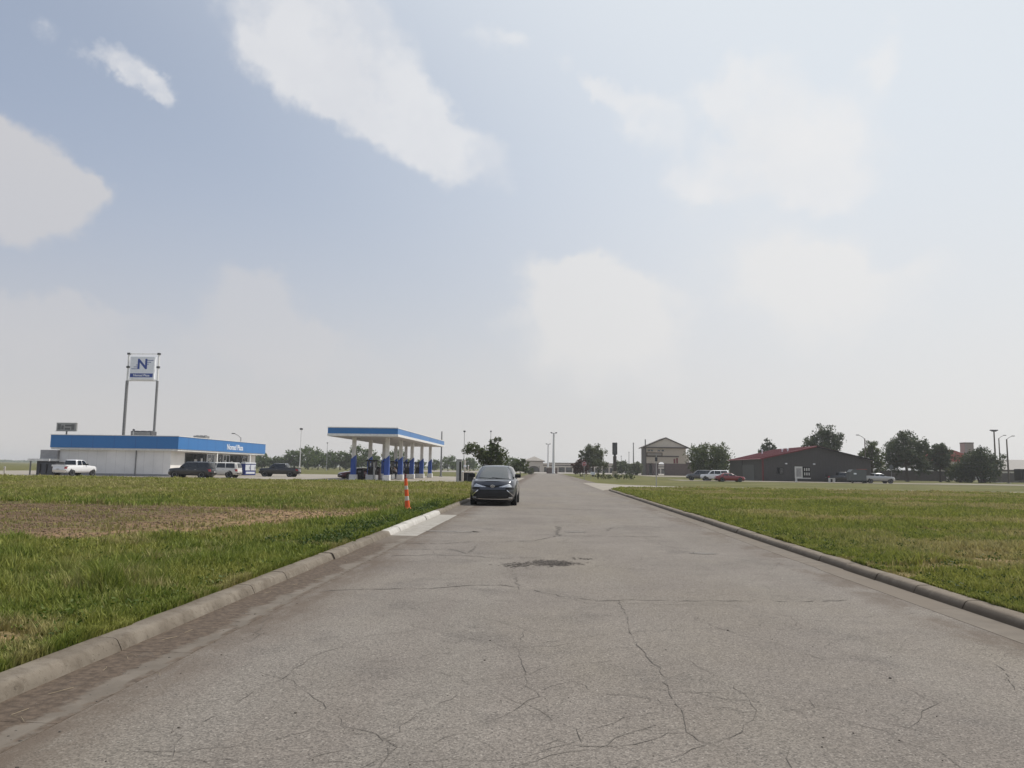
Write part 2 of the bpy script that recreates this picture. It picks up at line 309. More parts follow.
# ------------------------------------------------------------------ mesh helpers
COL = S.collection
class MB:
    def __init__(s): s.v = []; s.f = []; s.mi = []
    def quad(s, *p, m=0): s.poly(p, m)
    def poly(s, p, m=0):
        b = len(s.v); s.v += [tuple(q) for q in p]; s.f.append(tuple(range(b, b+len(p)))); s.mi.append(m)
    def faces(s, vs, fs, m=0):
        b = len(s.v); s.v += [tuple(q) for q in vs]
        for f in fs: s.f.append(tuple(i+b for i in f)); s.mi.append(m)
    def box(s, x0, x1, y0, y1, z0, z1, m=0, bev=0.0):
        if bev:
            bm = bmesh.new(); bmesh.ops.create_cube(bm, size=1)
            for v in bm.verts: v.co = Vector(((x0+x1)/2+v.co.x*(x1-x0), (y0+y1)/2+v.co.y*(y1-y0), (z0+z1)/2+v.co.z*(z1-z0)))
            bmesh.ops.bevel(bm, geom=bm.edges[:], offset=bev, segments=2, affect='EDGES', profile=.5)
            s.bm(bm, m); return s
        v = [(x0,y0,z0),(x1,y0,z0),(x1,y1,z0),(x0,y1,z0),(x0,y0,z1),(x1,y0,z1),(x1,y1,z1),(x0,y1,z1)]
        s.faces(v, [(3,2,1,0),(4,5,6,7),(0,1,5,4),(1,2,6,5),(2,3,7,6),(3,0,4,7)], m); return s
    def bm(s, bm, m=0):
        bm.verts.index_update(); s.faces([v.co[:] for v in bm.verts], [[v.index for v in f.verts] for f in bm.faces], m); bm.free(); return s
    def tube(s, pts, rad, n=8, m=0, cap=True):
        pts = [Vector(p) for p in pts]; rad = rad if isinstance(rad, (list, tuple)) else [rad]*len(pts)
        rings = []; b = len(s.v)
        for i, p in enumerate(pts):
            d = (pts[min(i+1, len(pts)-1)] - pts[max(i-1, 0)]).normalized()
            a = d.cross(Vector((0,0,1)) if abs(d.z) < .95 else Vector((1,0,0))).normalized(); c = d.cross(a)
            s.v += [tuple(p + (a*math.cos(2*math.pi*k/n) + c*math.sin(2*math.pi*k/n))*rad[i]) for k in range(n)]
        for i in range(len(pts)-1):
            for k in range(n): s.f.append((b+i*n+k, b+i*n+(k+1)%n, b+(i+1)*n+(k+1)%n, b+(i+1)*n+k)); s.mi.append(m)
        if cap:
            s.f.append(tuple(b+k for k in reversed(range(n)))); s.f.append(tuple(b+(len(pts)-1)*n+k for k in range(n))); s.mi += [m, m]
        return s
    def prism(s, poly, axis, a, b, m=0):          # polygon extruded along an axis: 'x' uses (y,z), 'y' uses (x,z), 'z' uses (x,y)
        mk = {'x': lambda p, t: (t, p[0], p[1]), 'y': lambda p, t: (p[0], t, p[1]), 'z': lambda p, t: (p[0], p[1], t)}[axis]
        n = len(poly); v = [mk(p, a) for p in poly] + [mk(p, b) for p in poly]
        s.faces(v, [tuple(range(n-1, -1, -1)), tuple(range(n, 2*n))] + [(i, (i+1) % n, n+(i+1) % n, n+i) for i in range(n)], m); return s
    def lathe(s, prof, n=16, axis='z', c=(0,0,0), m=0):
        b = len(s.v)
        for r, t in prof:
            for k in range(n):
                a = 2*math.pi*k/n; q = (r*math.cos(a), r*math.sin(a))
                s.v.append((c[0]+q[0], c[1]+q[1], c[2]+t) if axis == 'z' else (c[0]+t, c[1]+q[0], c[2]+q[1]) if axis == 'x' else (c[0]+q[0], c[1]+t, c[2]+q[1]))
        for i in range(len(prof)-1):
            for k in range(n): s.f.append((b+i*n+k, b+i*n+(k+1)%n, b+(i+1)*n+(k+1)%n, b+(i+1)*n+k)); s.mi.append(m)
        return s
    def build(s, name, mats, parent=None, smooth=False, kind=None):
        me = bpy.data.meshes.new(name); me.from_pydata(s.v, [], s.f)
        for q in (mats if isinstance(mats, (list, tuple)) else [mats]): me.materials.append(q)
        me.polygons.foreach_set('material_index', s.mi)
        bm = bmesh.new(); bm.from_mesh(me); bmesh.ops.recalc_face_normals(bm, faces=bm.faces); bm.to_mesh(me); bm.free()
        if smooth:
            me.polygons.foreach_set('use_smooth', [True]*len(me.polygons)); me.set_sharp_from_angle(angle=R(38))
        o = bpy.data.objects.new(name, me); COL.objects.link(o)
        if parent is not None: o.parent = parent
        if kind: o['kind'] = kind
        return o
def tag(o, label, cat, group=None, kind=None):
    o['label'] = label; o['category'] = cat
    if group: o['group'] = group
    if kind: o['kind'] = kind
    return o
def thing(name, label, cat, loc=(0,0,0), rz=0.0, group=None):
    o = bpy.data.objects.new(name, None); COL.objects.link(o); o.location = loc; o.rotation_euler = (0, 0, rz); o.empty_display_size = .3
    return tag(o, label, cat, group)
def copy_tree(o, parent=None):
    c = o.copy(); COL.objects.link(c)
    if parent is not None: c.parent = parent
    for ch in list(o.children): copy_tree(ch, c)
    return c
def text_mesh(txt, size, depth=.01, bold=0.0):
    cu = bpy.data.curves.new('lettering', 'FONT'); cu.body = txt; cu.size = size; cu.extrude = depth; cu.align_x = 'CENTER'; cu.align_y = 'CENTER'; cu.offset = bold; cu.resolution_u = 3
    o = bpy.data.objects.new('lettering', cu); COL.objects.link(o); bpy.context.view_layer.update()
    me = bpy.data.meshes.new_from_object(o.evaluated_get(bpy.context.evaluated_depsgraph_get()))
    bpy.data.objects.remove(o); bpy.data.curves.remove(cu); return me
def lettering(name, txt, size, m, parent, loc, rot, depth=.01, sx=1.0, bold=0.0):
    me = text_mesh(txt, size, depth, bold); me.materials.clear(); me.materials.append(m)
    o = bpy.data.objects.new(name, me); COL.objects.link(o); o.parent = parent; o.location = loc; o.rotation_euler = rot; o.scale = (sx, 1, 1); return o
def np_mesh(name, verts, faces_idx, sizes, attrs, m):
    me = bpy.data.meshes.new(name); me.vertices.add(len(verts)); me.vertices.foreach_set('co', verts.astype(np.float32).ravel())
    me.loops.add(len(faces_idx)); me.loops.foreach_set('vertex_index', faces_idx.astype(np.int32))
    st = np.concatenate(([0], np.cumsum(sizes)[:-1])).astype(np.int32)
    me.polygons.add(len(sizes)); me.polygons.foreach_set('loop_start', st); me.polygons.foreach_set('loop_total', sizes.astype(np.int32))
    for k, a in attrs.items():
        at = me.attributes.new(k, 'FLOAT', 'POINT'); at.data.foreach_set('value', a.astype(np.float32))
    me.update(calc_edges=True); me.validate(); me.materials.append(m)
    o = bpy.data.objects.new(name, me); COL.objects.link(o); return o

# numpy value noise, shared by the field sheets and the grass that grows on them
def vnoise(x, y, seed=0):
    xi, yi = np.floor(x).astype(np.int64), np.floor(y).astype(np.int64); fx, fy = x-xi, y-yi
    def h(a, b):
        n = (a*374761393 + b*668265263 + seed*974711) & 0xffffffff; n = ((n ^ (n >> 13))*1274126177) & 0xffffffff
        return ((n ^ (n >> 16)) & 0xffff)/65535.0
    u, v = fx*fx*(3-2*fx), fy*fy*(3-2*fy)
    return (h(xi, yi)*(1-u)+h(xi+1, yi)*u)*(1-v) + (h(xi, yi+1)*(1-u)+h(xi+1, yi+1)*u)*v
def fbm(x, y, seed=0, oct=4):
    t = 0; a = .5; n = 0
    for i in range(oct): t = t + a*vnoise(x*2**i, y*2**i, seed+i); n += a; a *= .55
    return t/n
def sstep(x, a, b):
    t = np.clip((x-a)/(b-a), 0, 1); return t*t*(3-2*t)

# ------------------------------------------------------------------ the ground, road, kerbs
def sheet(name, pts, z, m, kind='structure'):
    b = MB(); b.poly([(x, y, z) for x, y in pts]); return b.build(name, m, kind=kind)
sheet('ground', [(-9000, -400), (9000, -400), (9000, 12000), (-9000, 12000)], -0.02, far_ground_material())
ROAD = road_material()
def gnd(u, v, z=0.0):                                      # where the camera's ray meets the road
    d = CX*((u-512)/FOC) + CY*(-(v-384)/FOC) + F0; t = (z-EYE)/d.z; return (d.x*t, d.y*t)
rb = MB()
rb.poly([(-3.0, -10, 0), (4.62, -10, 0), (4.62, 62, 0), (4.62, 78, 0), (-3.0, 78, 0)])
# cracks: thin wandering ribbons of the road mesh, sealed dark
crng = random.Random(3)
def crack(pts, w=0.013, jit=0.035, z=0.004):
    P_ = [Vector((*p, 0)) for p in pts]; fine = []
    for a, b_ in zip(P_, P_[1:]):
        n = max(2, int((b_-a).length/0.10)); pr = Vector((-(b_-a).y, (b_-a).x, 0)).normalized()
        for i in range(n): fine.append(a.lerp(b_, i/n) + pr*crng.gauss(0, jit))
    fine.append(P_[-1]); prev = None
    for i, p in enumerate(fine):
        d = (fine[min(i+1, len(fine)-1)]-fine[max(i-1, 0)]).normalized(); n = Vector((-d.y, d.x, 0)); ww = w*.62*crng.uniform(.1, 1.2)*(1 if 0 < i < len(fine)-1 else .2)
        cur = (p+n*ww, p-n*ww)
        if prev and crng.random() > .10: rb.quad((prev[0].x, prev[0].y, z), (prev[1].x, prev[1].y, z), (cur[1].x, cur[1].y, z), (cur[0].x, cur[0].y, z), m=1)
        prev = cur
def pcrack(pix, w=0.013, jit=0.035):
    q = [gnd(*p) for p in pix]; crack(q, w*(1+max(0, q[0][1]-7)/16), jit)
pcrack([(618, 601), (626, 615), (634, 640), (650, 660), (662, 668), (668, 690), (674, 704), (684, 714), (688, 732), (700, 741), (722, 749)], .0062, .012)
pcrack([(688, 732), (668, 733), (650, 742), (620, 746), (585, 747), (560, 741), (530, 748)], .0058, .012)
pcrack([(600, 694), (630, 696), (655, 700), (673, 706)], .006, .012)
pcrack([(520, 588), (560, 596), (600, 601), (625, 600), (680, 601), (745, 601), (800, 602), (850, 600)], .015, .02)
pcrack([(320, 591), (380, 589), (430, 589), (470, 585), (500, 585), (522, 588)], .017, .02)
pcrack([(385, 556), (430, 555), (470, 556), (495, 558), (520, 558), (545, 558)], .024, .03)
pcrack([(390, 550), (430, 549), (456, 550), (467, 554), (474, 548), (476, 545)], .02, .02)
pcrack([(400, 543), (440, 544), (470, 542), (500, 542), (535, 541), (556, 536), (600, 536), (660, 537)], .027, .03)
pcrack([(557, 526), (559, 529), (556, 532), (559, 536)], .026, .06); pcrack([(572, 532), (582, 532), (590, 531)], .03, .05)
pcrack([(600, 531), (607, 531), (611, 528), (640, 527)], .018, .04); pcrack([(522, 508), (560, 509), (610, 510), (650, 511)], .042, .03)
pcrack([(565, 526), (600, 526), (650, 527)], .012, .03); pcrack([(505, 566), (515, 575), (520, 590)], .008, .03)
pcrack([(540, 690), (575, 682), (600, 694)], .006, .02); pcrack([(255, 640), (262, 625), (272, 612)], .006, .02); pcrack([(760, 572), (775, 568), (783, 560)], .006, .02)
pcrack([(990, 660), (1003, 668), (1015, 690)], .006, .02); pcrack([(690, 618), (760, 617), (840, 622)], .005, .02)
for i in range(95):                                         # hairlines everywhere, too fine to place one by one
    x, y = crng.uniform(-2.8, 4.2), 2.4*(50/2.4)**crng.random(); a = crng.choice([0, 0, 0, 0, 1.4]) + crng.gauss(0, .4); q = [(x, y)]
    for j in range(crng.randint(4, 11)):
        a += crng.gauss(0, .35); x += .35*math.cos(a)*(1+y*.02); y += .35*math.sin(a)*(1+y*.02)
        if not -2.9 < x < 4.5: break
        q.append((x, y))
    if len(q) > 1: crack(q, .0024+.00026*y, .025)
def blot(c, rx, ry, m, z, seed):                             # irregular worn patch
    r = random.Random(seed); n = 90
    rb.poly([(c[0]+rx*math.cos(2*math.pi*i/n)*r.uniform(.74, 1.08), c[1]+ry*math.sin(2*math.pi*i/n)*r.uniform(.7, 1.12), z) for i in range(n)], m)
def chips(c, sx, sy, n, seed, m=2):                        # ravelled spot: loose dark chips thinning outwards
    r = random.Random(seed)
    for i in range(n):
        x, y = c[0]+r.gauss(0, sx), c[1]+r.gauss(0, sy); a = r.uniform(.008, .034); k = r.randint(4, 6); o = r.uniform(0, 6)
        rb.poly([(x+a*r.uniform(.6, 1.3)*math.cos(o+2*math.pi*j/k), y+a*r.uniform(.6, 1.3)*math.sin(o+2*math.pi*j/k), .0055+.0002*(i % 9)) for j in range(k)], m)
chips(gnd(552, 563), .19, .18, 560, 1); chips(gnd(556, 564), .12, .12, 260, 7); chips(gnd(518, 565), .16, .16, 150, 2); chips(gnd(583, 559), .12, .08, 40, 5)
blot(gnd(703, 553.5), .30, .16, 3, .006, 3); blot(gnd(452, 531.5), .75, .22, 3, .006, 4); blot(gnd(575, 532), .3, .2, 3, .006, 6)
def patch_mat():
    k = NT('loose_patch', .95); n = k.noise(26, 5, .75)
    return k.done(k.mix(k.ss(n, .40, .58), (.022, .019, .017), (.15, .13, .115)), n, 1.0, .04)
rb.build('asphalt_road', [ROAD, mat('crack_filler', (.088, .077, .066), .95, var=.4, scale=20), patch_mat(), mat('road_stain', (.155, .14, .125), .95, var=.3, scale=9)], kind='structure')
# side road, street beyond and the lots
LC = concrete_material('forecourt_concrete', (.24, .215, .18), (.30, .27, .23))
LT = concrete_material('lot_gravel', (.19, .17, .13), (.27, .24, .195))
sheet('side_road', [(4.62, 58), (6, 61), (9, 68), (16, 71.3), (160, 71.3), (160, 81.5), (14, 81.5), (8.5, 88), (6.4, 96), (4.62, 96)], -.002, LC)
sheet('street_beyond', [(-3.6, 78), (4.62, 78), (4.62, 96), (6.4, 96), (6.2, 300), (-5, 300), (-5, 140), (-3.6, 140)], .001, ROAD)
sheet('forecourt', [(-95, 78.5), (-14, 78.3), (-9, 75), (-3.0, 70), (-3.0, 78), (-3.6, 78), (-3.6, 140), (-20, 146), (-36, 150), (-95, 142)], -.003, LC)
sheet('mall_lot', [(-70, 300), (130, 300), (130, 470), (-70, 470)], .012, concrete_material('mall_lot_paving', (.23, .205, .18), (.28, .255, .225)))
sheet('gravel_lot', [(23, 133), (120, 135), (120, 147), (23, 147)], .02, LT)
sheet('far_lot', [(30, 216), (80, 216), (80, 279), (30, 279)], .02, LT)
sheet('yard_track', [(73, 147.5), (190, 150), (190, 156), (73, 154)], .016, LT)

def sweep(b, path, prof, gap=1.0, seg=3.05, m=0):
    L = [0]
    for p, q in zip(path, path[1:]): L.append(L[-1]+math.hypot(q[0]-p[0], q[1]-p[1]))
    def at(s):
        i = max(j for j in range(len(L)) if L[j] <= s+1e-9); i = min(i, len(path)-2); t = (s-L[i])/(L[i+1]-L[i]); p, q = path[i], path[i+1]
        d = Vector((q[0]-p[0], q[1]-p[1])).normalized(); return p[0]+(q[0]-p[0])*t, p[1]+(q[1]-p[1])*t, d
    r = random.Random(11); s = 0; n = len(prof); seg0 = seg
    while s < L[-1]-.05:
        seg = seg0*r.choice([.4, .6, .8, 1, 1]); e = min(s+seg, L[-1]); dx, dz = r.gauss(0, .006), r.gauss(0, .006); b0 = len(b.v); k = 7
        for i in range(k):
            gp_ = (r.uniform(.004, .016) if i in (0, k-1) else .008)*gap; t = s+gp_+(e-s-2*gp_)*i/(k-1); x, y, d = at(min(t, L[-1]-1e-4))
            for o, z in prof: b.v.append((x-d.y*(o+dx), y+d.x*(o+dx), z+(dz if z > .02 else 0)))
        for i in range(k-1):
            for j in range(n-1): b.f.append((b0+i*n+j, b0+(i+1)*n+j, b0+(i+1)*n+j+1, b0+i*n+j+1)); b.mi.append(m)
        b.f.append(tuple(b0+j for j in range(n))); b.f.append(tuple(b0+(k-1)*n+j for j in reversed(range(n)))); b.mi += [m, m]
        s = e
def arc(cx, cy, r, a0, a1, n=14): return [(cx+r*math.cos(R(a0+(a1-a0)*i/n)), cy+r*math.sin(R(a0+(a1-a0)*i/n))) for i in range(n+1)]
lp = [(-3.6, -8)] + arc(-9.6, 73, 6, 0, 90) + [(-14, 79)]
rp = [(5.0, -8)] + arc(16, 61, 11, 180, 90) + [(75, 72.2)]
kp = [(-.01, -.05), (.01, .03), (.045, .095), (.062, .108), (.085, .115), (.22, .120), (.245, .115), (.25, .09), (.25, -.05)]
b = MB(); sweep(b, lp, [(o, z) for o, z in kp]); b.build('kerb', kerb_material('kerb_stone', True), smooth=True, kind='structure')
b = MB(); sweep(b, rp, [(-o, z) for o, z in kp]); b.build('kerb', kerb_material('kerb_stone_dirty_shaded', False), smooth=True, kind='structure')
b = MB(); sweep(b, lp, [(.02, .008), (-.61, .0035), (-.615, -.03)], gap=.25, seg=3.05); b.build('gutter', gutter_material('gutter_silt', True), kind='structure')
b = MB(); sweep(b, rp, [(-.02, .008), (.40, .0035), (.405, -.03)], gap=.25, seg=3.05); b.build('gutter', gutter_material('gutter_pan', False), kind='structure')

# ------------------------------------------------------------------ the two fields and their grass
def left_attrs(x, y):
    n = fbm(x*.35, y*.35, 1); n2 = fbm(x*1.3, y*1.3, 5)
    near = np.interp(x, [-40, -11, -8.2, -6.6, -5.6, -5.2], [12.0, 13.0, 15.2, 18.4, 22.0, 26])
    wob = (fbm(x*.5, y*.5, 9)-.5)*4.2
    dirt = sstep(y+wob*.7, near-1.6, near+1.6)*(1-sstep(y+wob, 26.4, 28.2))*(1-sstep(x, -5.6, -4.9))
    dirt = dirt*(.55+.45*sstep(n2, .3, .5)) 
    spot = np.exp(-(((x+4.75)/.62)**2+((y-6.2)/.8)**2))
    dirt = np.maximum(dirt, sstep(spot+(n2-.5)*.6, .35, .7))
    straw = .50*sstep(n, .42, .68)*sstep(y, 27, 36) + .30*sstep(n2, .55, .75)
    straw = np.maximum(straw, .75*np.exp(-((y-15.3+wob)/1.6)**2)*sstep(-x, 5.5, 8)*sstep(n2, .35, .6))
    straw = np.maximum(straw, .7*sstep(spot+(n2-.5)*.5, .1, .4))
    straw = np.maximum(straw, .55*sstep(fbm(x*.9, y*.9, 91), .62, .72))
    lush = sstep(fbm(x*.7, y*.7, 21), .35, .6)*(1-sstep(y, 30, 44)) 
    edge = sstep(x, -5.4, -4.6)*sstep(y, 16, 19)*(1-sstep(y, 30, 36))
    lush = np.maximum(lush*.8, edge); straw = straw*(1-edge)
    straw = np.maximum(straw, .5*sstep(y, 36, 44)*sstep(n, .35, .55)*(1-sstep(y, 60, 72)))
    return straw, dirt, lush
def right_attrs(x, y):
    n = fbm(x*.16, y*.30, 3); n2 = fbm(x*1.1, y*1.1, 7)
    straw = .75*sstep(n, .40, .62)*sstep(x, 5.4, 8.5) + .25*sstep(n2, .55, .75)
    straw = np.clip(straw, 0, 1); dirt = sstep(fbm(x*.5, y*.5, 13), .68, .78)*.7
    lush = .45*sstep(fbm(x*.45, y*.45, 31), .42, .6)
    return straw, dirt, lush
def height(x, y, side):
    return .106 + .05*(fbm(x*.5, y*.5, 41)-.5)*np.clip(np.abs(x-side)/1.5, 0, 1) + .03*(fbm(x*2, y*2, 43)-.5)*np.clip(np.abs(x-side)/.8, 0, 1)
FM = field_material()
def field(name, xs, ys, side, fn, inside):
    X, Y = np.meshgrid(xs, ys); Z = height(X, Y, side); nx, ny = len(xs), len(ys)
    v = np.stack([X.ravel(), Y.ravel(), Z.ravel()], 1)
    idx = np.arange(nx*ny).reshape(ny, nx); q = np.stack([idx[:-1, :-1], idx[:-1, 1:], idx[1:, 1:], idx[1:, :-1]], -1).reshape(-1, 4)
    c = v[q].mean(1); q = q[inside(c[:, 0], c[:, 1])]
    s, d, l = fn(v[:, 0], v[:, 1])
    o = np_mesh(name, v, q.ravel(), np.full(len(q), 4), dict(straw=s, dirt=d, lush=l), FM); o['kind'] = 'structure'; return o
def in_left(x, y): return (x < -3.84) & ((y < 73) | (((x+9.6)**2+(y-73)**2 < 5.76**2) | (x < -9.6))) & (y < 78.8)
def in_right(x, y): return (x > 5.24) & ((y < 61) | (((x-16)**2+(y-61)**2 < 10.76**2) | (x > 16))) & (y < 71.9)
ys = np.concatenate([np.arange(-8, 30, .22), np.arange(30, 79.2, .4)])
field('grass_field', np.concatenate([np.arange(-100, -22, 1.0), np.arange(-22, -3.9, .22), [-3.84]]), ys, -3.85, left_attrs, in_left)
field('grass_field', np.concatenate([[5.24], np.arange(5.4, 24, .22), np.arange(24, 120, 1.0)]), ys, 5.25, right_attrs, in_right)

nr = np.random.default_rng(5)
def grass(name, label, side, sgn, inside, fn, lim, N, ymax, hmul):
    # blade density falls with distance, so far grass is fewer and coarser tufts
    y = 3.5*(1-nr.random(N)*(1-(3.5/ymax)**-.42))**(1/.42) if False else ((3.5**.42) + nr.random(N)*(ymax**.42-3.5**.42))**(1/.42)
    x = side + sgn*nr.random(N)*np.maximum(lim*y+2.5-abs(side), .2)
    # frayed edge over the kerb
    ok = inside(x, y)
    e = int(N*.09); ye = ((3.5**.5)+nr.random(e)*(60**.5-3.5**.5))**2; xe = side-sgn*.06*fbm(ye*1.7, ye*0, 71)**2*2+sgn*(np.abs(nr.normal(0, .05, e)))
    x = np.concatenate([x[ok], xe]); y = np.concatenate([y[ok], ye])
    s, d, l = fn(x, y)
    keep = nr.random(len(x)) > np.clip(d*1.5, 0, .93); x, y, s, l, d = x[keep], y[keep], s[keep], l[keep], d[keep]; n = len(x)
    tall = .5*fbm(x*.8, y*.8, 51)+.5*fbm(x*3.2, y*3.2, 52); z = height(x, y, side)
    h = (.03+.52*tall**2.9+.05*l)*nr.uniform(.5, 1.35, n)*hmul*(1-.7*d); h *= np.interp(np.abs(x-side), [0, .25, .8], [.6, .8, 1])
    w = (.0020+.00078*y)*nr.uniform(.6, 1.4, n); ang = nr.uniform(0, 2*np.pi, n); lean = nr.uniform(.1, .75, n)*h; la = ang+nr.normal(0, .9, n)+1.57
    ca, sa = np.cos(ang), np.sin(ang); lx, ly = np.cos(la)*lean, np.sin(la)*lean
    V = np.empty((n, 5, 3))
    V[:, 0] = np.stack([x-ca*w, y-sa*w, z-.02], 1); V[:, 1] = np.stack([x+ca*w, y+sa*w, z-.02], 1)
    V[:, 2] = np.stack([x-ca*w*.75+lx*.35, y-sa*w*.75+ly*.35, z+h*.6], 1); V[:, 3] = np.stack([x+ca*w*.75+lx*.35, y+sa*w*.75+ly*.35, z+h*.6], 1)
    V[:, 4] = np.stack([x+lx, y+ly, z+h], 1)
    b0 = (np.arange(n)*5)[:, None]; F = np.concatenate([b0+np.array([0, 1, 3, 2]), b0+np.array([2, 3, 4])], 1)
    r = nr.random(n); st = np.clip(s+(nr.random(n) < .12+.35*s)*.5*nr.random(n)-.1, 0, 1)
    st = np.maximum(st, (d > .25)*.8); r = np.where(d > .3, r*.35-.25, r)
    rep = lambda a: np.repeat(a, 5)
    o = np_mesh(name, V.reshape(-1, 3), F.ravel(), np.tile([4, 3], n), dict(straw=rep(st), lush=rep(l), rnd=rep(r)), GM)
    tag(o, label, 'grass', kind='stuff'); return o
GM = grass_material()
grass('grass', 'rough green grass left of the road around the bare brown strip', -3.88, -1, in_left, left_attrs, .78, 430000, 79, 1.05)
grass('grass', 'mown green and straw coloured grass right of the road', 5.28, 1, in_right, right_attrs, .68, 360000, 72, .8)
# low flowering weeds in the left verge
def weed_patch(name, label, n, area, fn_ok, size, col, seed):
    g = np.random.default_rng(seed); V = []; rn = []
    for _ in range(n):
        x, y = area(g)
        if not fn_ok(x, y): continue
        z = float(height(np.array([x]), np.array([y]), -3.85)[0]); k = g.integers(10, 20); hh = size*g.uniform(.6, 1.5)
        for j in range(k):
            c = np.array([x+g.normal(0, hh*.5), y+g.normal(0, hh*.5), z+g.uniform(.2, 1)*hh]); a = g.normal(size=3); a /= np.linalg.norm(a); b_ = np.cross(a, g.normal(size=3)); b_ /= np.linalg.norm(b_); s_ = hh*g.uniform(.07, .17)
            V += [c-a*s_-b_*s_*.6, c+a*s_-b_*s_*.6, c+a*s_+b_*s_*.6, c-a*s_+b_*s_*.6]; rn += [g.random()]*4
    V = np.array(V); n4 = len(V)//4
    o = np_mesh(name, V, np.arange(n4*4), np.full(n4, 4), dict(rnd=np.array(rn)), col); tag(o, label, 'weeds', kind='stuff'); return o
WEED = leaf_material('weed_leaf', (.045, .085, .012), (.11, .14, .02))
WEED2 = leaf_material('clover_leaf', (.03, .062, .012), (.07, .10, .02))
def area_l(g):
    y = 3.6*(80/3.6)**g.random(); return -3.95-g.random()*(.74*y), y
def area_k(g):
    y = 14+g.random()*20; return -3.9-abs(g.normal(0, .45)), y
def area_r(g):
    y = 6*(72/6)**g.random(); return 5.35+g.random()**1.5*(.62*y), y
weed_patch('weeds', 'yellow green broadleaf weeds scattered through the left grass', 2600, area_l, lambda x, y: in_left(np.array(x), np.array(y)) and left_attrs(np.array([x]), np.array([y]))[1][0] < .3, .10, WEED, 1)
weed_patch('weeds', 'dark creeping weeds along the kerb below the orange post', 900, area_k, lambda x, y: True, .13, WEED2, 2)
weed_patch('weeds', 'dark broadleaf weeds dotted through the mown right field', 1500, area_r, lambda x, y: in_right(np.array(x), np.array(y)), .085, WEED2, 3)
# loose grit on the asphalt
gm = MB(); g = random.Random(9)
for i in range(260):
    x, y = g.uniform(-2.8, 4.3), 2.3*(22/2.3)**g.random(); s_ = g.uniform(.002, .006)*(1.9 if g.random() < .08 else 1)
    bm = bmesh.new(); bmesh.ops.create_icosphere(bm, subdivisions=1, radius=s_)
    for v in bm.verts: v.co = Vector((x, y, s_*.4)) + Vector((v.co.x*g.uniform(.8, 1.5), v.co.y*g.uniform(.8, 1.4), v.co.z*.7))
    gm.bm(bm)
for i in range(500):
    x, y = -3.5+abs(g.gauss(0, .28)), 3.4*(18/3.4)**g.random(); s_ = g.uniform(.002, .008)
    bm = bmesh.new(); bmesh.ops.create_icosphere(bm, subdivisions=1, radius=s_)
    for v in bm.verts: v.co = Vector((x, y, s_*.5)) + Vector((v.co.x*g.uniform(.8, 1.8), v.co.y*g.uniform(.8, 1.6), v.co.z*.8))
    gm.bm(bm)
tag(gm.build('grit', mat('grit_stone', (.09, .078, .066), .95, var=.5, scale=8)), 'dark grit and small stones lying on the asphalt', 'grit', kind='stuff')
# straw litter in the left gutter
lm = MB()
for i in range(26):
    x, y = -3.5+abs(g.gauss(0, .22)), 3.6*(17/3.6)**g.random(); a = g.uniform(.6, 2.4); l_ = g.uniform(.05, .2)
    lm.tube([(x, y, .012), (x+l_*.5*math.cos(a), y+l_*.5*math.sin(a), .018), (x+l_*math.cos(a+.2), y+l_*math.sin(a+.2), .011)], .0016, 4)
tag(lm.build('dead_stalks', mat('dry_straw', (.28, .23, .15), .9)), 'pale dry stalks lying in the silty left gutter', 'litter', kind='stuff')

# clods over the bare strip
cv = []; cf = []; q = np.random.default_rng(12); n_ = 0
ico = bmesh.new(); bmesh.ops.create_icosphere(ico, subdivisions=1, radius=1); ico.verts.index_update(); iv = np.array([v.co[:] for v in ico.verts]); ifc = np.array([[v.index for v in f.verts] for f in ico.faces]); ico.free()
X_ = q.uniform(-24, -5.2, 16000); Y_ = q.uniform(13.5, 28.5, 16000); D_ = left_attrs(X_, Y_)[1]; kp_ = (D_ > .35) & (X_ > -.80*Y_-1) & (q.random(16000) < .2+.8*sstep(fbm(X_*.6, Y_*1.6, 61), .38, .6)); X_, Y_ = X_[kp_], Y_[kp_]
Z_ = height(X_, Y_, -3.85); S_ = q.uniform(.008, .030, len(X_)); V_ = iv[None]*(S_[:, None]*q.uniform(.7, 1.5, (len(X_), 3)))[:, None, :]*q.uniform(.8, 1.2, (len(X_), len(iv), 1)) + np.stack([X_, Y_, Z_], 1)[:, None, :]
F_ = (ifc[None]+(np.arange(len(X_))*len(iv))[:, None, None]).reshape(-1)
o = np_mesh('soil_clods', V_.reshape(-1, 3), F_, np.full(len(F_)//3, 3), {}, mat('soil_clod', (.135, .088, .053), 1.0, var=.5, scale=1.3)); tag(o, 'dark brown soil clods over the bare strip in the left field', 'soil', kind='stuff')

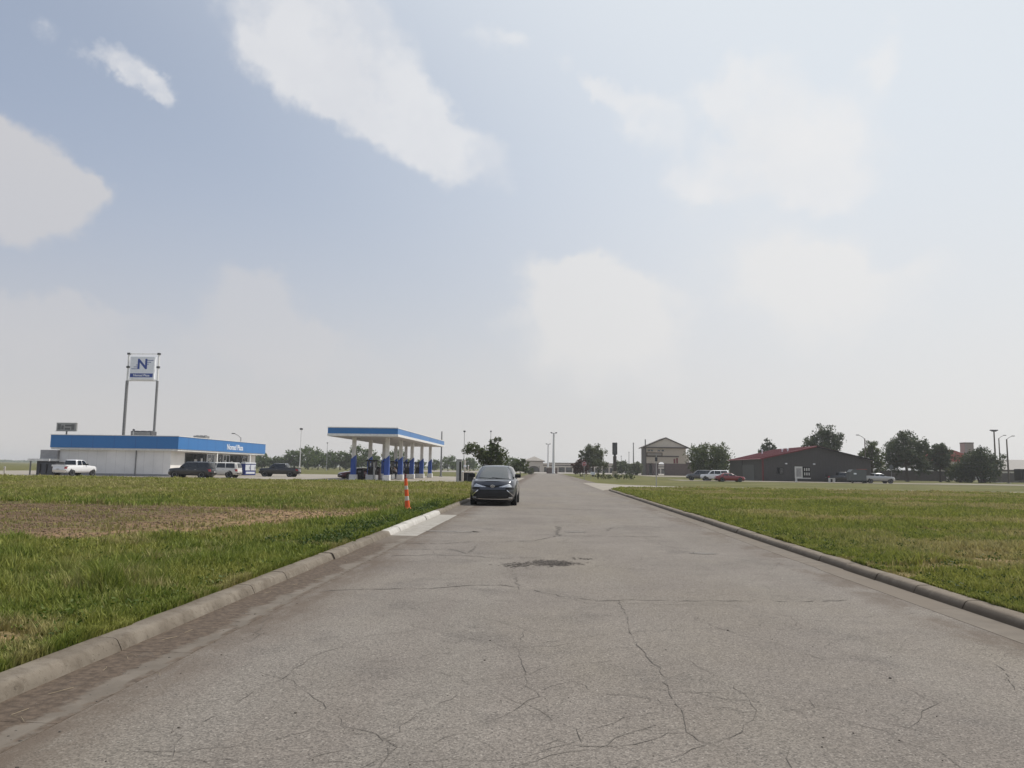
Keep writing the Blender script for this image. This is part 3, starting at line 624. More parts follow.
# ------------------------------------------------------------------ vehicles
def lerp(a, b, t): return a+(b-a)*t
def pl(tab, t):
    for (a, va), (b, vb) in zip(tab, tab[1:]):
        if t <= b: return lerp(va, vb, max(0, (t-a)/(b-a)))
    return tab[-1][1]
def sgp(v, p): return math.copysign(abs(v)**p, v)
RINGS = [(0, .86, .965), (.10, .94, .985), (.28, .985, 1.0), (.5, 1, 1.0), (.74, .99, .992), (.90, .965, .975), (1, .92, .95)]
def wheel(parent, x, y, r, wd, side, rimm):
    w = MB(); a = x; o = x+side*wd
    w.lathe([(r*.62, a), (r*.93, a), (r, a+side*wd*.15), (r, a+side*wd*.85), (r*.93, o), (r*.64, o-side*.004)], 22, 'x', (0, y, r))
    t = w.build('tyre', M['rubber'], smooth=True)
    h = MB(); f = o-side*.03
    h.lathe([(r*.64, a+side*.05), (r*.65, o-side*.006), (r*.6, o-side*.012), (r*.57, f-side*.03), (.001, f-side*.03)], 22, 'x', (0, y, r))
    for k in range(5):
        an = 2*math.pi*k/5+.3; ca, sa = math.cos(an), math.sin(an)
        q = [(ca*r*.08-sa*r*.1, sa*r*.08+ca*r*.1), (ca*r*.6-sa*r*.07, sa*r*.6+ca*r*.07), (ca*r*.6+sa*r*.07, sa*r*.6-ca*r*.07), (ca*r*.08+sa*r*.1, sa*r*.08-ca*r*.1)]
        h.prism([(y+p, r+s_) for p, s_ in q], 'x', f-side*.028, f+side*.008)
    ro = h.build('rim', rimm, smooth=False)
    wr = bpy.data.objects.new('wheel', None); COL.objects.link(wr); wr.parent = parent
    t.parent = wr; ro.parent = wr
def vehicle(name, label, cat, loc, rz, sp, pm, group=None, trim=None):
    t = thing(name, label, cat, loc, rz, group)
    L, Wd, zb, top, n = sp['L'], sp['W'], sp['zb'], sp['top'], sp.get('n', 5.0); hw = Wd/2
    ztop = lambda y: pl(top, y)
    N = 56; bm = MB()
    def ringpt(k, ws, ls):
        a = 2*math.pi*(k+.5)/N; return hw*ws*sgp(math.cos(a), 2/n), L/2*ls*sgp(math.sin(a), 2/n)
    base = 0
    for s, ws, ls in RINGS:
        for k in range(N):
            x, y = ringpt(k, ws, ls); bm.v.append((x, y, zb+s*(ztop(y)-zb)))
    nr_ = len(RINGS)
    for i in range(nr_-1):
        for k in range(N): bm.f.append((i*N+k, i*N+(k+1) % N, (i+1)*N+(k+1) % N, (i+1)*N+k)); bm.mi.append(0)
    b0 = (nr_-1)*N
    mids = []
    for k in range(-N//4, N//4):                            # cap strips joining left and right at equal y
        x, y, z = bm.v[b0+k % N]; bm.v.append((0, y, z+sp.get('crown', .05))); bm.v.append((x*.6, y, z+sp.get('crown', .05)*.8)); bm.v.append((-x*.6, y, z+sp.get('crown', .05)*.8)); mids.append(len(bm.v)-3)
    ks = list(range(-N//4, N//4))
    for i in range(len(ks)-1):
        a, c = b0+ks[i] % N, b0+ks[i+1] % N; a2, c2 = b0+(N//2-1-ks[i]) % N, b0+(N//2-1-ks[i+1]) % N; m0, m1 = mids[i], mids[i+1]
        bm.f += [(a, c, m1+1, m0+1), (m0+1, m1+1, m1, m0), (m0, m1, m1+2, m0+2), (m0+2, m1+2, c2, a2)]; bm.mi += [0]*4
    bm.f.append(tuple(range(N-1, -1, -1))); bm.mi.append(0)
    body = bm.build('body', pm, t, smooth=True)
    def ws_ls(s):
        for (s0, a0, l0), (s1, a1, l1) in zip(RINGS, RINGS[1:]):
            if s <= s1: f = (s-s0)/(s1-s0); return lerp(a0, a1, f), lerp(l0, l1, f)
        return RINGS[-1][1:]
    def front(x, z, end=1):
        s = max(0, min(1, (z-zb)/(ztop(end*L/2)-zb))); w_, l_ = ws_ls(s)
        return end*L/2*l_*(max(0, 1-(abs(x)/(hw*w_))**n))**(1/n)
    def flank(y, z):
        s = max(0, min(1, (z-zb)/(ztop(y)-zb))); w_, l_ = ws_ls(s); return hw*w_*(max(0, 1-(abs(y)/(L/2*l_))**n))**(1/n)
    def fpanel(nm, m, x0, x1, lo, hi, off=.012, end=1, k=10, parent=t, rows=3):
        b = MB(); g_ = []
        for i in range(k+1):
            x = lerp(x0, x1, i/k); zl, zh = (lo(x) if callable(lo) else lo), (hi(x) if callable(hi) else hi)
            for j in range(rows+1):
                z = lerp(zl, zh, j/rows); b.v.append((x, front(x, z, end)+end*off, z))
        for i in range(k):
            for j in range(rows): q = i*(rows+1)+j; b.f.append((q, q+rows+1, q+rows+2, q+1)); b.mi.append(0)
        return b.build(nm, m, parent, smooth=True)
    # cabin
    c = sp['cab']; m_ = sp.get('cn', 6.0); SS = [0, .3, .6, .85, .96, 1.0]; yf0, yf1, yr0, yr1, zr, wb, wt = c
    zbt = lambda y: ztop(y)-.03
    def cprm(s):
        yf = lerp(yf0, yf1, s**1.08); yr = lerp(yr0, yr1, s**1.2); w_ = lerp(wb, wt, s**1.35)
        if s > .9: yf -= (s-.9)*1.2; yr += (s-.9)*1.2; w_ -= (s-.9)*.9
        return (yf+yr)/2, (yf-yr)/2, w_
    def cz(s, y, y0): return lerp(zbt(y0), zr, 1-(1-s)**1.12)
    def cpt(s, a):
        yc, ly, w_ = cprm(s); yc0, ly0, w0 = cprm(0); sn, cs = sgp(math.sin(a), 2/m_), sgp(math.cos(a), 2/m_)
        return (w_*cs, yc+ly*sn, cz(s, 0, yc0+ly0*sn))
    cb_ = MB(); Nc = 48
    for s in SS:
        for k in range(Nc): cb_.v.append(cpt(s, 2*math.pi*(k+.5)/Nc))
    for i in range(len(SS)-1):
        for k in range(Nc): cb_.f.append((i*Nc+k, i*Nc+(k+1) % Nc, (i+1)*Nc+(k+1) % Nc, (i+1)*Nc+k)); cb_.mi.append(0)
    yc, ly, w_ = cprm(1); cb_.v.append((0, yc, zr+.035)); ci = len(cb_.v)-1; t0 = (len(SS)-1)*Nc
    for k in range(Nc): cb_.f.append((t0+k, t0+(k+1) % Nc, ci)); cb_.mi.append(0)
    cb_.build('roof', pm, t, smooth=True)
    def cfront(s, x, end, off):
        yc, ly, w_ = cprm(s); yc0, ly0, w0 = cprm(0); e = ly*(max(0, 1-(abs(x)/w_)**m_))**(1/m_)
        e0 = ly0*(max(0, 1-(min(abs(x)/w_, .999))**m_))**(1/m_)
        return (x, yc+end*(e+off), cz(s, 0, yc0+end*e0)+off*.5)
    def cside(s, y, sd, off):
        yc, ly, w_ = cprm(s); yc0, ly0, w0 = cprm(0); return (sd*(w_*(max(0, 1-(abs((y-yc)/ly))**m_))**(1/m_)+off), y, cz(s, 0, y))
    def cpanel(nm, m, fr, s0, s1, u0, u1, end):             # u0,u1: (value at s0, value at s1)
        b = MB(); kr, kc = 4, 8
        for i in range(kr+1):
            f = i/kr; s = lerp(s0, s1, f)
            for j in range(kc+1): b.v.append(fr(s, lerp(lerp(u0[0], u0[1], f), lerp(u1[0], u1[1], f), j/kc), end, .010))
        for i in range(kr):
            for j in range(kc): q = i*(kc+1)+j; b.f.append((q, q+1, q+kc+2, q+kc+1)); b.mi.append(0)
        return b.build(nm, m, t, smooth=True)
    wi = lambda s, q: cprm(s)[2]*q
    cpanel('windscreen', sp.get('wg', M['glass']), cfront, .07, .90, (-wi(.07, .90), -wi(.9, .88)), (wi(.07, .90), wi(.9, .88)), 1)
    cpanel('rear_window', M['glass'], cfront, .15, .86, (-wi(.15, .86), -wi(.86, .84)), (wi(.15, .86), wi(.86, .84)), -1)
    for sd in (-1, 1):
        for (a0, b0_, a1, b1) in sp['win']: cpanel('side_window', M['glass'], cside, .12, .86, (a0, a1), (b0_, b1), sd)
    r = sp['r']
    for y in sp['axles']:
        for sd in (-1, 1):
            xo = flank(y, .55*ztop(y)); ar = MB(); ar.lathe([(.001, xo-.10), (r*1.2, xo-.10), (r*1.2, xo+.006), (.001, xo+.006)] if sd > 0 else [(.001, -xo+.10), (r*1.2, -xo+.10), (r*1.2, -xo-.006), (.001, -xo-.006)], 24, 'x', (0, y, r*1.06))
            ar.build('wheel_arch', M['black'], t)
            wheel(t, sd*(xo-.20-sp.get('wi', 0)), y, r, .225, sd, sp.get('rim', M['rim']))
    ub = MB(); ub.box(-hw*.8, hw*.8, -L*.44, L*.44, zb-.04, zb+.1); ub.build('underbody', M['black'], t)
    for sd in (-1, 1):                                       # mirrors
        y = sp['mir']; z = ztop(y)+.08; x = cprm(.1)[2]; mb_ = MB()
        mb_.box(min(sd*(x-.02), sd*(x+.25)), max(sd*(x-.02), sd*(x+.25)), y-.06, y+.06, z-.02, z+.15, bev=.03); mb_.build('mirror', sp.get('mm', M['black']), t, smooth=True)
    if sp.get('std', True):                                  # everyday front and rear
        zt = ztop(L/2); q = sp.get('lz', (.62, .80)); fpanel('grille', M['black'], -hw*.52, hw*.52, lerp(zb, zt, .5), lerp(zb, zt, .84))
        for sd in (-1, 1):
            fpanel('headlight', M['lamp'], sd*hw*.55, sd*hw*.9, lerp(zb, zt, q[0]), lerp(zb, zt, q[1]))
            zt2 = ztop(-L/2); fpanel('taillight', M['tail'], sd*hw*.72, sd*hw*.9, lerp(zb, zt2, .55), lerp(zb, zt2, .9), end=-1)
        fpanel('bumper', sp.get('bump', M['black']), -hw*.88, hw*.88, zb+.06, lerp(zb, zt, .33), .03); fpanel('bumper', sp.get('bump', M['black']), -hw*.88, hw*.88, zb+.06, lerp(zb, ztop(-L/2), .36), .05, end=-1)
        fpanel('number_plate', M['paper'], -.16, .16, lerp(zb, ztop(-L/2), .42), lerp(zb, ztop(-L/2), .57), .06, end=-1)
    for y in sp.get('handles', ()):
        for sd in (-1, 1):
            z = ztop(y)-.14; x = flank(y, z); h = MB(); h.box(sd*x-.02, sd*x+.02, y-.09, y+.09, z-.018, z+.018, bev=.008); h.build('door_handle', M['chrome'], t)
    if 'bed' in sp:                                          # open load bed
        y0, y1 = sp['bed']; z = ztop((y0+y1)/2); bd = MB(); bd.box(-hw*.76, hw*.76, y0, y1, z-.1, z+sp.get('crown', .05)+.012); bd.build('load_bed', M['black'], t)
        for sd in (-1, 1):
            bd = MB(); bd.box(sd*hw*.86-hw*.07, sd*hw*.86+hw*.07, y0-.05, y1+.05, z-.08, z+.085, bev=.02); bd.build('bed_rail', pm, t)
        bd = MB(); bd.box(-hw*.86, hw*.86, y0-.12, y0-.02, z-.12, z+.085, bev=.02); bd.build('tailgate', pm, t)
    return t, fpanel, front, ztop, hw

VAN = dict(L=5.17, W=2.04, zb=.2, n=6.0, top=[(-2.58, 1.05), (-1, 1.10), (1.2, 1.14), (1.75, 1.13), (2.3, 1.07), (2.58, 1.0)], crown=.03, wi=.06, cab=(1.78, .62, -2.52, -2.2, 1.73, .93, .66), cn=5.0,
           win=[(.5, 1.25, .35, .72), (-.95, .42, -.9, .28), (-2.05, -1.02, -1.85, -.98)], r=.345, axles=(-1.52, 1.54), mir=1.05, std=False, wg=M['wshield'], handles=(.1, -.5))
v, fp, fr, zt, hw = vehicle('minivan', 'dark grey minivan parked facing us against the left kerb', 'minivan', (px(492.6, 33.5, 490), 36.0, 0), math.pi, VAN, P['van'])
fp('lower_grille', M['black'], -.80, .80, lambda x: .30+.05*max(0, abs(x)-.5), lambda x: .69 - .40*max(0, abs(x)-.60)/.2*.5, .014, k=16)
for i in range(6):
    z = .345+i*.055; fp('grille_bar', M['dark_steel'], -.66, .66, z, z+.014, .022, rows=1)
fp('upper_grille', M['black'], -.46, .46, lambda x: .765+.12*(abs(x)/.46)**1.2, lambda x: .86+.04*(abs(x)/.46), .014, k=12)
for sd in (-1, 1):
    h = fp('headlight', M['lamp'], sd*.30, sd*.935, lambda x: .80+.02*(abs(x)-.3), lambda x: .825+.15*min(1, (abs(x)-.30)/.5), .016, k=14)
    fp('daytime_lamp', M['sign_white'], sd*.42, sd*.74, lambda x: .80+.12*(abs(x)-.42)/.32, lambda x: .825+.125*(abs(x)-.42)/.32, .024, parent=h)
    fp('headlight_bezel', M['black'], sd*.56, sd*.95, .70, .80, .013)
    fp('trim_strip', M['chrome'], sd*.62, sd*.90, lambda x: .66-.86*(abs(x)-.62), lambda x: .70-.86*(abs(x)-.62), .02)
    fp('fog_lamp', M['lamp'], sd*.70, sd*.86, .335, .385, .022)
fp('lip_trim', M['chrome'], -.86, .86, lambda x: .27+.03*(abs(x)/.86)**2, lambda x: .30+.03*(abs(x)/.86)**2, .024, k=14)
fp('air_dam', M['black'], -.84, .84, .205, .265, .02)
em = MB()
def oval(cx, cz, a, b_, wd):
    n = 20
    for i in range(n):
        p = [(cx+(a+s*wd)*math.cos(2*math.pi*(i+j)/n), cz+(b_+s*wd)*math.sin(2*math.pi*(i+j)/n)) for j in (0, 1) for s in (-.5, .5)]
        em.quad(*[(p[q][0], fr(0, .85)+.04, p[q][1]) for q in (0, 1, 3, 2)])
oval(0, .845, .085, .055, .014); oval(0, .852, .06, .02, .010); oval(0, .838, .024, .045, .010)
em.build('emblem', M['chrome'], v)
wp = MB(); wp.tube([(-.75, 1.80, 1.14), (-.3, 1.72, 1.17), (.1, 1.66, 1.2)], .012, 5); wp.build('wiper', M['black'], v)
wp = MB(); wp.tube([(.0, 1.82, 1.15), (.35, 1.74, 1.18), (.7, 1.62, 1.2)], .012, 5); wp.build('wiper', M['black'], v)
for sx in (-.36, .36):                                       # rails on the roof; no seats, the windscreen's pale reflection is in its colour
    rr = MB(); rr.tube([(sx*1.6, .2, 1.745), (sx*1.6, -.1, 1.775), (sx*1.6, -1.7, 1.775), (sx*1.6, -2.0, 1.74)], .018, 6); rr.build('roof_rail', M['black'], v)

PICK = dict(L=5.75, W=1.98, zb=.42, n=6.5, top=[(-2.88, 1.22), (-.6, 1.22), (1.15, 1.24), (2.3, 1.17), (2.88, 1.06)], crown=.03, cab=(1.25, .55, -1.0, -.82, 1.90, .90, .70), cn=7,
            win=[(.02, .92, .0, .42), (-.78, -.08, -.72, -.08)], r=.40, axles=(-1.75, 1.85), mir=.72, bed=(-2.7, -1.05), bump=M['chrome'], handles=(.15,))
SUV = dict(L=5.1, W=2.0, zb=.36, n=6, top=[(-2.55, 1.12), (0, 1.16), (1.2, 1.17), (2.1, 1.10), (2.55, 1.0)], crown=.03, cab=(1.3, .55, -2.5, -2.3, 1.86, .93, .72), cn=7,
           win=[(.2, 1.0, .15, .5), (-.95, .1, -.9, .06), (-2.15, -1.05, -2.05, -1.0)], r=.39, axles=(-1.5, 1.6), mir=.82, handles=(.2, -.75))
SEDAN = dict(L=4.95, W=1.85, zb=.2, n=4.6, top=[(-2.47, .93), (-1.5, .98), (.8, .95), (1.4, .92), (2.2, .80), (2.47, .68)], crown=.03, cab=(1.15, .15, -1.95, -1.15, 1.42, .84, .58), cn=4.5,
             win=[(-.35, .72, -.42, .08), (-1.35, -.45, -1.05, -.52)], r=.33, axles=(-1.42, 1.45), mir=.6, handles=(-.25, -1.0))
vehicle('pickup_truck', 'white pickup truck parked nose in against the white shop wall', 'pickup', (px(75, 86.5)-1.25, 88.5, 0), R(-4), PICK, P['white'])
vehicle('parked_suv', 'black sport utility vehicle parked before the shop windows, nearest the road', 'suv', (px(190, 87)+.3, 87.0, 0), R(90), SUV, P['black'])
BS = dict(SUV, rim=M['rim'], bump=M['grey_steel'])
vehicle('parked_suv', 'cream white sport utility vehicle parked behind the black one at the shop', 'suv', (px(223, 94.0)-.55, 94.5, 0), R(90), dict(BS, win=[(.2, 1.0, .15, .5), (-.95, .1, -.9, .06), (-2.15, -1.05, -2.05, -1.0)]), paint('cream_car_paint', (.62, .60, .56)))
vehicle('pickup_truck', 'black crew cab pickup truck standing right of the blue ice chest', 'pickup', (px(280, 109), 109, 0), R(90), dict(PICK, bump=M['black'], cab=(1.45, .75, -1.25, -1.05, 1.88, .90, .70), win=[(.2, 1.12, .18, .62), (-1.02, .1, -.96, .08)], bed=(-2.7, -1.3)), P['black'])
vehicle('parked_car', 'dark red car mostly hidden behind the leftmost pump island column', 'car', (px(355, 100.5), 101.5, 0), R(125), SEDAN, P['maroon'])
vehicle('parked_suv', 'dark grey sport utility vehicle parked left of the white one near the brick building', 'suv', (px(700.5, 142), 142, 0), R(78), SUV, P['grey'])
vehicle('parked_suv', 'white sport utility vehicle parked between the grey one and the red sedan', 'suv', (px(714.5, 139), 139, 0), R(84), dict(SUV, rim=M['rim']), P['white'])
vehicle('parked_car', 'dark red sedan parked by the left end of the charcoal barn', 'car', (px(729.5, 130), 130, 0), R(-88), dict(SEDAN), P['red'])
vehicle('pickup_truck', 'silver and black pickup truck parked right of the charcoal barn', 'pickup', (px(877, 139), 139, 0), R(-84), dict(PICK, cab=(1.2, .55, -.95, -.8, 1.74, .88, .72)), P['silver'])
vehicle('pickup_truck', 'black pickup truck half hidden by the grey box trailer', 'pickup', (px(842, 146), 146, 0), R(-92), dict(PICK, bump=M['black']), P['black'])

# ------------------------------------------------------------------ filling station shop
def yx(u, X, v=465):
    d = CX*((u-512)/FOC) + CY*(-(v-384)/FOC) + F0; return d.y*X/d.x
st = thing('shop_building', 'long white filling station shop with a deep blue fascia band', 'shop', (-54, 110, 0))
ox, oy = 54, -110
def part(nm, b, m, parent=st, smooth=False): return b.build(nm, m, parent, smooth)
b = MB(); b.box(-61.5+ox, -47.1+ox, 95.5+oy, 124+oy, 0, 3.25)
part('wall', b, M['white_wall'])
b = MB(); b.box(-61.56+ox, -47.04+ox, 95.44+oy, 101+oy, -.05, .28); part('plinth', b, M['grey_wall'])
b = MB(); b.box(-62.5+ox, -46+ox, 95+oy, 125.3+oy, 3.45, 5.02); part('fascia', b, M['blue'])
b = MB(); b.box(-62.42+ox, -46.08+ox, 95.08+oy, 125.2+oy, 3.22, 3.45); b.box(-62.55+ox, -45.95+ox, 94.95+oy, 125.35+oy, 5.02, 5.10); part('white_trim', b, M['white_paint'])
b = MB()
for i in range(1, 6): b.box(-62.5+ox+i*2.75-.012, -62.5+ox+i*2.75+.012, 94.996+oy, 94.999+oy, 3.46, 5.01)
for i in range(1, 11): b.box(-45.999+ox, -45.996+ox, 95+oy+i*2.75-.012, 95+oy+i*2.75+.012, 3.46, 5.01)
part('panel_joint', b, M['navy'])
b = MB()
for i in range(1, 12): b.box(-61.5+ox+i*1.22-.01, -61.5+ox+i*1.22+.01, 95.494+oy, 95.499+oy, .3, 3.2)
part('wall_joint', b, M['soffit'])
b = MB(); b.box(-51.6+ox, -51.5+ox, 95.38+oy, 95.48+oy, 0, 3.2); part('downpipe', b, M['grey_steel'])
xs_ = -47.1+ox
yy = [yx(184, -47.1), yx(206, -47.1), yx(214, -47.1), yx(222, -47.1), yx(229, -47.1), yx(236, -47.1), yx(247, -47.1)]
for i, (a, c) in enumerate(zip(yy, yy[1:])):
    f = MB(); y0, y1 = a+.12+oy, c-.12+oy
    for q in ((y0, y1, .35, .45), (y0, y1, 2.95, 3.05), (y0, y0+.1, .45, 2.95), (y1-.1, y1, .45, 2.95), ((y0+y1)/2-.04, (y0+y1)/2+.04, .45, 2.95)):
        f.box(xs_-.02, xs_+.09, *q)
    w = part('shop_window', f, M['sign_white'] if i in (1, 3) else M['dark_steel'])
    g_ = MB(); g_.box(xs_+.012, xs_+.035, y0+.1, y1-.1, .45, 2.95); g_.build('pane', M['glass'], w)
    p_ = MB(); pr = random.Random(i)
    for j in range(3):
        yq = pr.uniform(y0+.3, y1-.9); zq = pr.uniform(1.0, 2.2); p_.box(xs_+.036, xs_+.042, yq, yq+pr.uniform(.4, .8), zq, zq+pr.uniform(.4, .7))
    p_.build('poster', M['paper'], w)
for y in (yx(216, -46.3), yx(249, -46.3)):
    b = MB(); b.box(-46.45+ox, -46.15+ox, y+oy-.15, y+oy+.15, 0, 3.25); part('porch_post', b, M['white_paint'])
b = MB(); b.box(-47+ox, -45.3+ox, 95.4+oy, 125+oy, -.02, .12); part('walkway', b, LC)
y0, y1 = yx(225.5, -46), yx(242.5, -46)
lettering('shop_lettering', 'Nomad Plaza', (y1-y0)/5.6, M['sign_white'], st, (-45.985+ox, (y0+y1)/2+oy, 4.12), (R(90), 0, R(90)), bold=.02)
# things standing on the roof
def roof_unit(name, label, x, y, w, d, h, m, louv=True, rz=0, group='units on the shop roof'):
    t = thing(name, label, 'roof unit', (x, y, 5.02), rz, group)
    c = MB(); c.box(-w/2, w/2, -d/2, d/2, .0, h, bev=.08); c.build('casing', m, t)
    if louv:
        for k in range(3):
            f = MB(); cx = -w/2+w*(k+.5)/3; f.lathe([(w*.13, h), (w*.13, h+.06), (w*.1, h+.06), (.001, h+.03)], 14, 'z', (cx, 0, 0)); f.build('fan', M['dark_steel'], t)
        for k in range(5):
            f = MB(); z = h*.2+k*h*.14; f.box(-w*.45, w*.45, -d/2-.02, -d/2, z, z+h*.06); f.build('louvre', M['galv'], t)
    return t
roof_unit('roof_unit', 'large dark grey louvred cooling unit on the shop roof below the tall sign', px(141.3, 108), 108, 3.0, 1.6, 1.15, M['dark_steel'])
roof_unit('roof_unit', 'low grey cooling unit on the shop roof near the road corner', px(199.5, 104), 104, 1.7, 1.4, .45, M['grey_steel'])
roof_unit('roof_vent', 'very low blue grey vent box on the shop roof left of the sign poles', px(108, 112), 112, 1.6, 1.2, .42, M['grey_steel'], False)
tp = thing('roof_flue', 'thin flue pipe with a dark cap on the shop roof', 'flue', (px(131, 106), 106, 5.02))
c = MB(); c.tube([(0, 0, 0), (0, 0, 1.1)], .05, 8); c.build('pipe', M['galv'], tp); c = MB(); c.lathe([(.05, 1.1), (.16, 1.15), (.16, 1.32), (.001, 1.4)], 10); c.build('cap', M['dark_steel'], tp)
# lean-to at the back corner
ln = thing('storage_shed', 'low grey lean-to with a white edged flat roof left of the white shop', 'shed', (-63, 95.2, 0))
c = MB(); c.box(-.75, 1.48, -.1, 5, 2.0, 3.12); c.build('upper_wall', M['grey_wall'], ln)
c = MB(); c.box(-1.3, 1.45, -1.6, 5.2, 1.72, 2.0); c.build('canopy_roof', M['white_paint'], ln)
c = MB(); c.box(-.9, 1.4, -.4, 4.6, 0, 1.72); c.build('dark_bay', M['dark_steel'], ln)
for x in (-1.1, 1.2):
    c = MB(); c.box(x, x+.12, -1.45, -1.33, 0, 1.72); c.build('post', M['grey_steel'], ln)
bn = thing('waste_container', 'dark waste container half behind the tail of the white pickup', 'container', (px(52, 92), 92, 0))
c = MB(); c.prism([(-1.1, .1), (-.9, 1.55), (.9, 1.55), (1.0, .1)], 'x', -1.0, 1.0); c.build('bin_body', M['dark_steel'], bn)
c = MB(); c.box(-1.05, 1.05, -.95, .95, 1.555, 1.62, bev=.02); c.build('lid', M['black'], bn)
for x in (-.8, .0, .8):
    c = MB(); c.box(x-.06, x+.06, -1.12, -1.02, .2, 1.4); c.build('rib', M['black'], bn)
ic = thing('ice_chest', 'blue and white ice chest standing at the far end of the shop', 'ice chest', (px(248, 113), 113, 0), R(62))
c = MB(); c.box(-1.0, 1.0, -.5, .4, .1, 1.75, bev=.04); c.build('cabinet', M['navy'], ic)
for x in (-.5, .5):
    c = MB(); c.box(x-.44, x+.44, -.54, -.503, .8, 1.62, bev=.01); d_ = c.build('door', M['sign_white'], ic)
    c = MB(); c.box(x+.3, x+.34, -.6, -.545, 1.0, 1.4); c.build('handle', M['chrome'], d_)
c = MB(); c.box(-.8, .8, -.53, -.503, .3, .6); c.build('label_panel', M['sign_white'], ic)
c = MB(); c.box(-1.0, 1.0, -.55, .4, 1.752, 1.95, bev=.03); c.build('slanted_top', M['sign_white'], ic)

# ------------------------------------------------------------------ tall pole sign
ps = thing('pole_sign', 'tall two legged pole sign bearing a blue letter above the shop roof', 'sign', (-67.3, 125, 0))
for x, rad in ((-2.6, .24), (2.55, .2)):
    c = MB(); c.tube([(x, 0, 0), (x, 0, 15.3)], rad, 12); p_ = c.build('pole', M['grey_steel'], ps, smooth=True)
    c = MB()
    for k in range(28 if x < 0 else 1): c.tube([(x-.2, -.2, .6+k*.5), (x+.2, -.2, .85+k*.5)], .035, 5)
    c.build('ladder_rung', M['galv'], p_)
c = MB(); c.tube([(-2.6, 0, 15.3), (-2.6, 0, 19.9)], .14, 10); c.tube([(2.55, 0, 15.3), (2.55, 0, 19.9)], .14, 10); c.tube([(-2.6, 0, 19.85), (2.55, 0, 19.85)], .1, 8); c.tube([(-2.6, 0, 15.35), (2.55, 0, 15.35)], .13, 8); c.build('white_frame', M['white_paint'], ps, smooth=True)
c = MB()
for x in (-2.6, 2.55):
    for z in (17.6, 19.85): c.box(x-.22, x+.22, -.2, .2, z-.16, z+.16)
c.build('joint', M['dark_steel'], ps)
c = MB(); c.box(-2.12, 2.0, -.35, .35, 15.55, 19.35, bev=.06); cabn = c.build('sign_cabinet', M['sign_white'], ps)
c = MB(); c.box(-2.0, 1.88, -.375, -.352, 15.85, 16.5); c.build('name_band', M['sign_blue'], cabn)
lettering('sign_lettering', 'Nomad Plaza', .52, M['sign_white'], cabn, (-.05, -.385, 16.17), (R(90), 0, 0), bold=.01)
lettering('sign_letter', 'N', 2.35, M['sign_blue'], cabn, (.0, -.37, 18.0), (R(90), 0, 0), .012, 1.0, .06)
c = MB()
for i in range(3):
    c.box(-.85-.38*(i+.6), -.78, -.368, -.352, 17.86-.32*i, 17.95-.32*i); c.box(.78, .85+.38*(2.6-i), -.368, -.352, 18.66-.32*i, 18.75-.32*i)
c.build('speed_lines', M['sign_blue'], cabn)

# ------------------------------------------------------------------ pump canopy
cp = thing('pump_canopy', 'blue and white flat pump canopy on two rows of columns', 'canopy', (-21, 108, 0))
X0, X1, Y0, Y1 = -25.1+21, -16.95+21, 88-108, 129-108
c = MB(); c.box(X0, X1, Y0, Y1, 5.36, 6.02); c.build('fascia', M['blue'], cp)
c = MB(); c.box(X0-.04, X1+.04, Y0-.04, Y1+.04, 5.08, 5.36); c.box(X0-.03, X1+.03, Y0-.03, Y1+.03, 6.02, 6.12); c.build('white_trim', M['white_paint'], cp)
c = MB(); c.box(X0+.05, X1-.05, Y0+.05, Y1-.05, 5.05, 5.08); sf = c.build('soffit', M['soffit'], cp)
for i in range(4):
    for x in (-2, 2):
        c = MB(); c.box(x-.3, x+.3, -14+i*9-.3, -14+i*9+.3, 5.0, 5.05); c.build('recessed_lamp', M['galv'], sf)
c = MB()
for i in range(1, 5): c.box(X1+.001, X1+.006, Y0+i*8.2-.02, Y0+i*8.2+.02, 5.37, 6.01)
c.build('panel_joint', M['navy'], cp)
CY_ = [91.2, 99.8, 108.4, 117, 125.6]
for X in (-22.75, -18.75):
    for Y in CY_:
        x, y = X+21, Y-108; c = MB(); c.box(x-.21, x+.21, y-.21, y+.21, .6, 5.05); k_ = c.build('column', M['white_paint'], cp)
        c = MB(); c.prism([(x-.29, .65), (x+.29, .65), (x+.29, 2.95), (x-.29, 2.45)], 'y', y-.26, y+.26); c.build('blue_cladding', M['column_blue'], k_)
        c = MB(); c.box(x-.42, x+.42, y-.42, y+.42, 0, .65, bev=.04); c.build('base_block', M['white_paint'], k_)
def pump(label, X, Y):
    t = thing('fuel_pump', label, 'fuel pump', (X, Y, 0), 0, 'fuel pumps under the canopy')
    c = MB(); c.box(-.62, .62, -1.0, 1.0, 0, .62, bev=.05); c.build('plinth', M['white_paint'], t)
    c = MB(); c.box(-.5, .5, -.32, .32, .62, 1.55, bev=.03); c.build('lower_cabinet', M['black'], t)
    c = MB(); c.box(-.12, .12, -.28, .28, 1.55, 2.25); c.box(-.5, -.4, -.28, .28, 1.55, 2.25); c.box(.4, .5, -.28, .28, 1.55, 2.25); c.build('upright', M['dark_steel'], t)
    c = MB(); c.box(-.38, .38, -.24, .24, 1.62, 2.1); f_ = c.build('display_head', M['grey_steel'], t)
    c = MB(); c.box(-.26, .26, -.262, -.241, 1.74, 2.02); c.build('screen', M['sign_white'], f_)
    c = MB(); c.prism([(-.78, 2.25), (.78, 2.25), (.72, 2.42), (-.72, 2.42)], 'y', -.42, .42); c.build('cap', M['black'], t)
    for s in (-1, 1):
        c = MB(); c.tube([(s*.45, -.36, 2.2), (s*.66, -.45, 1.7), (s*.62, -.48, .9), (s*.5, -.40, .8), (s*.46, -.36, 1.2)], .022, 6); h = c.build('hose', M['black'], t)
        c = MB(); c.tube([(s*.46, -.36, 1.18), (s*.46, -.42, 1.38), (s*.40, -.48, 1.46)], .035, 6); c.build('nozzle', M['chrome'], h)
    return t
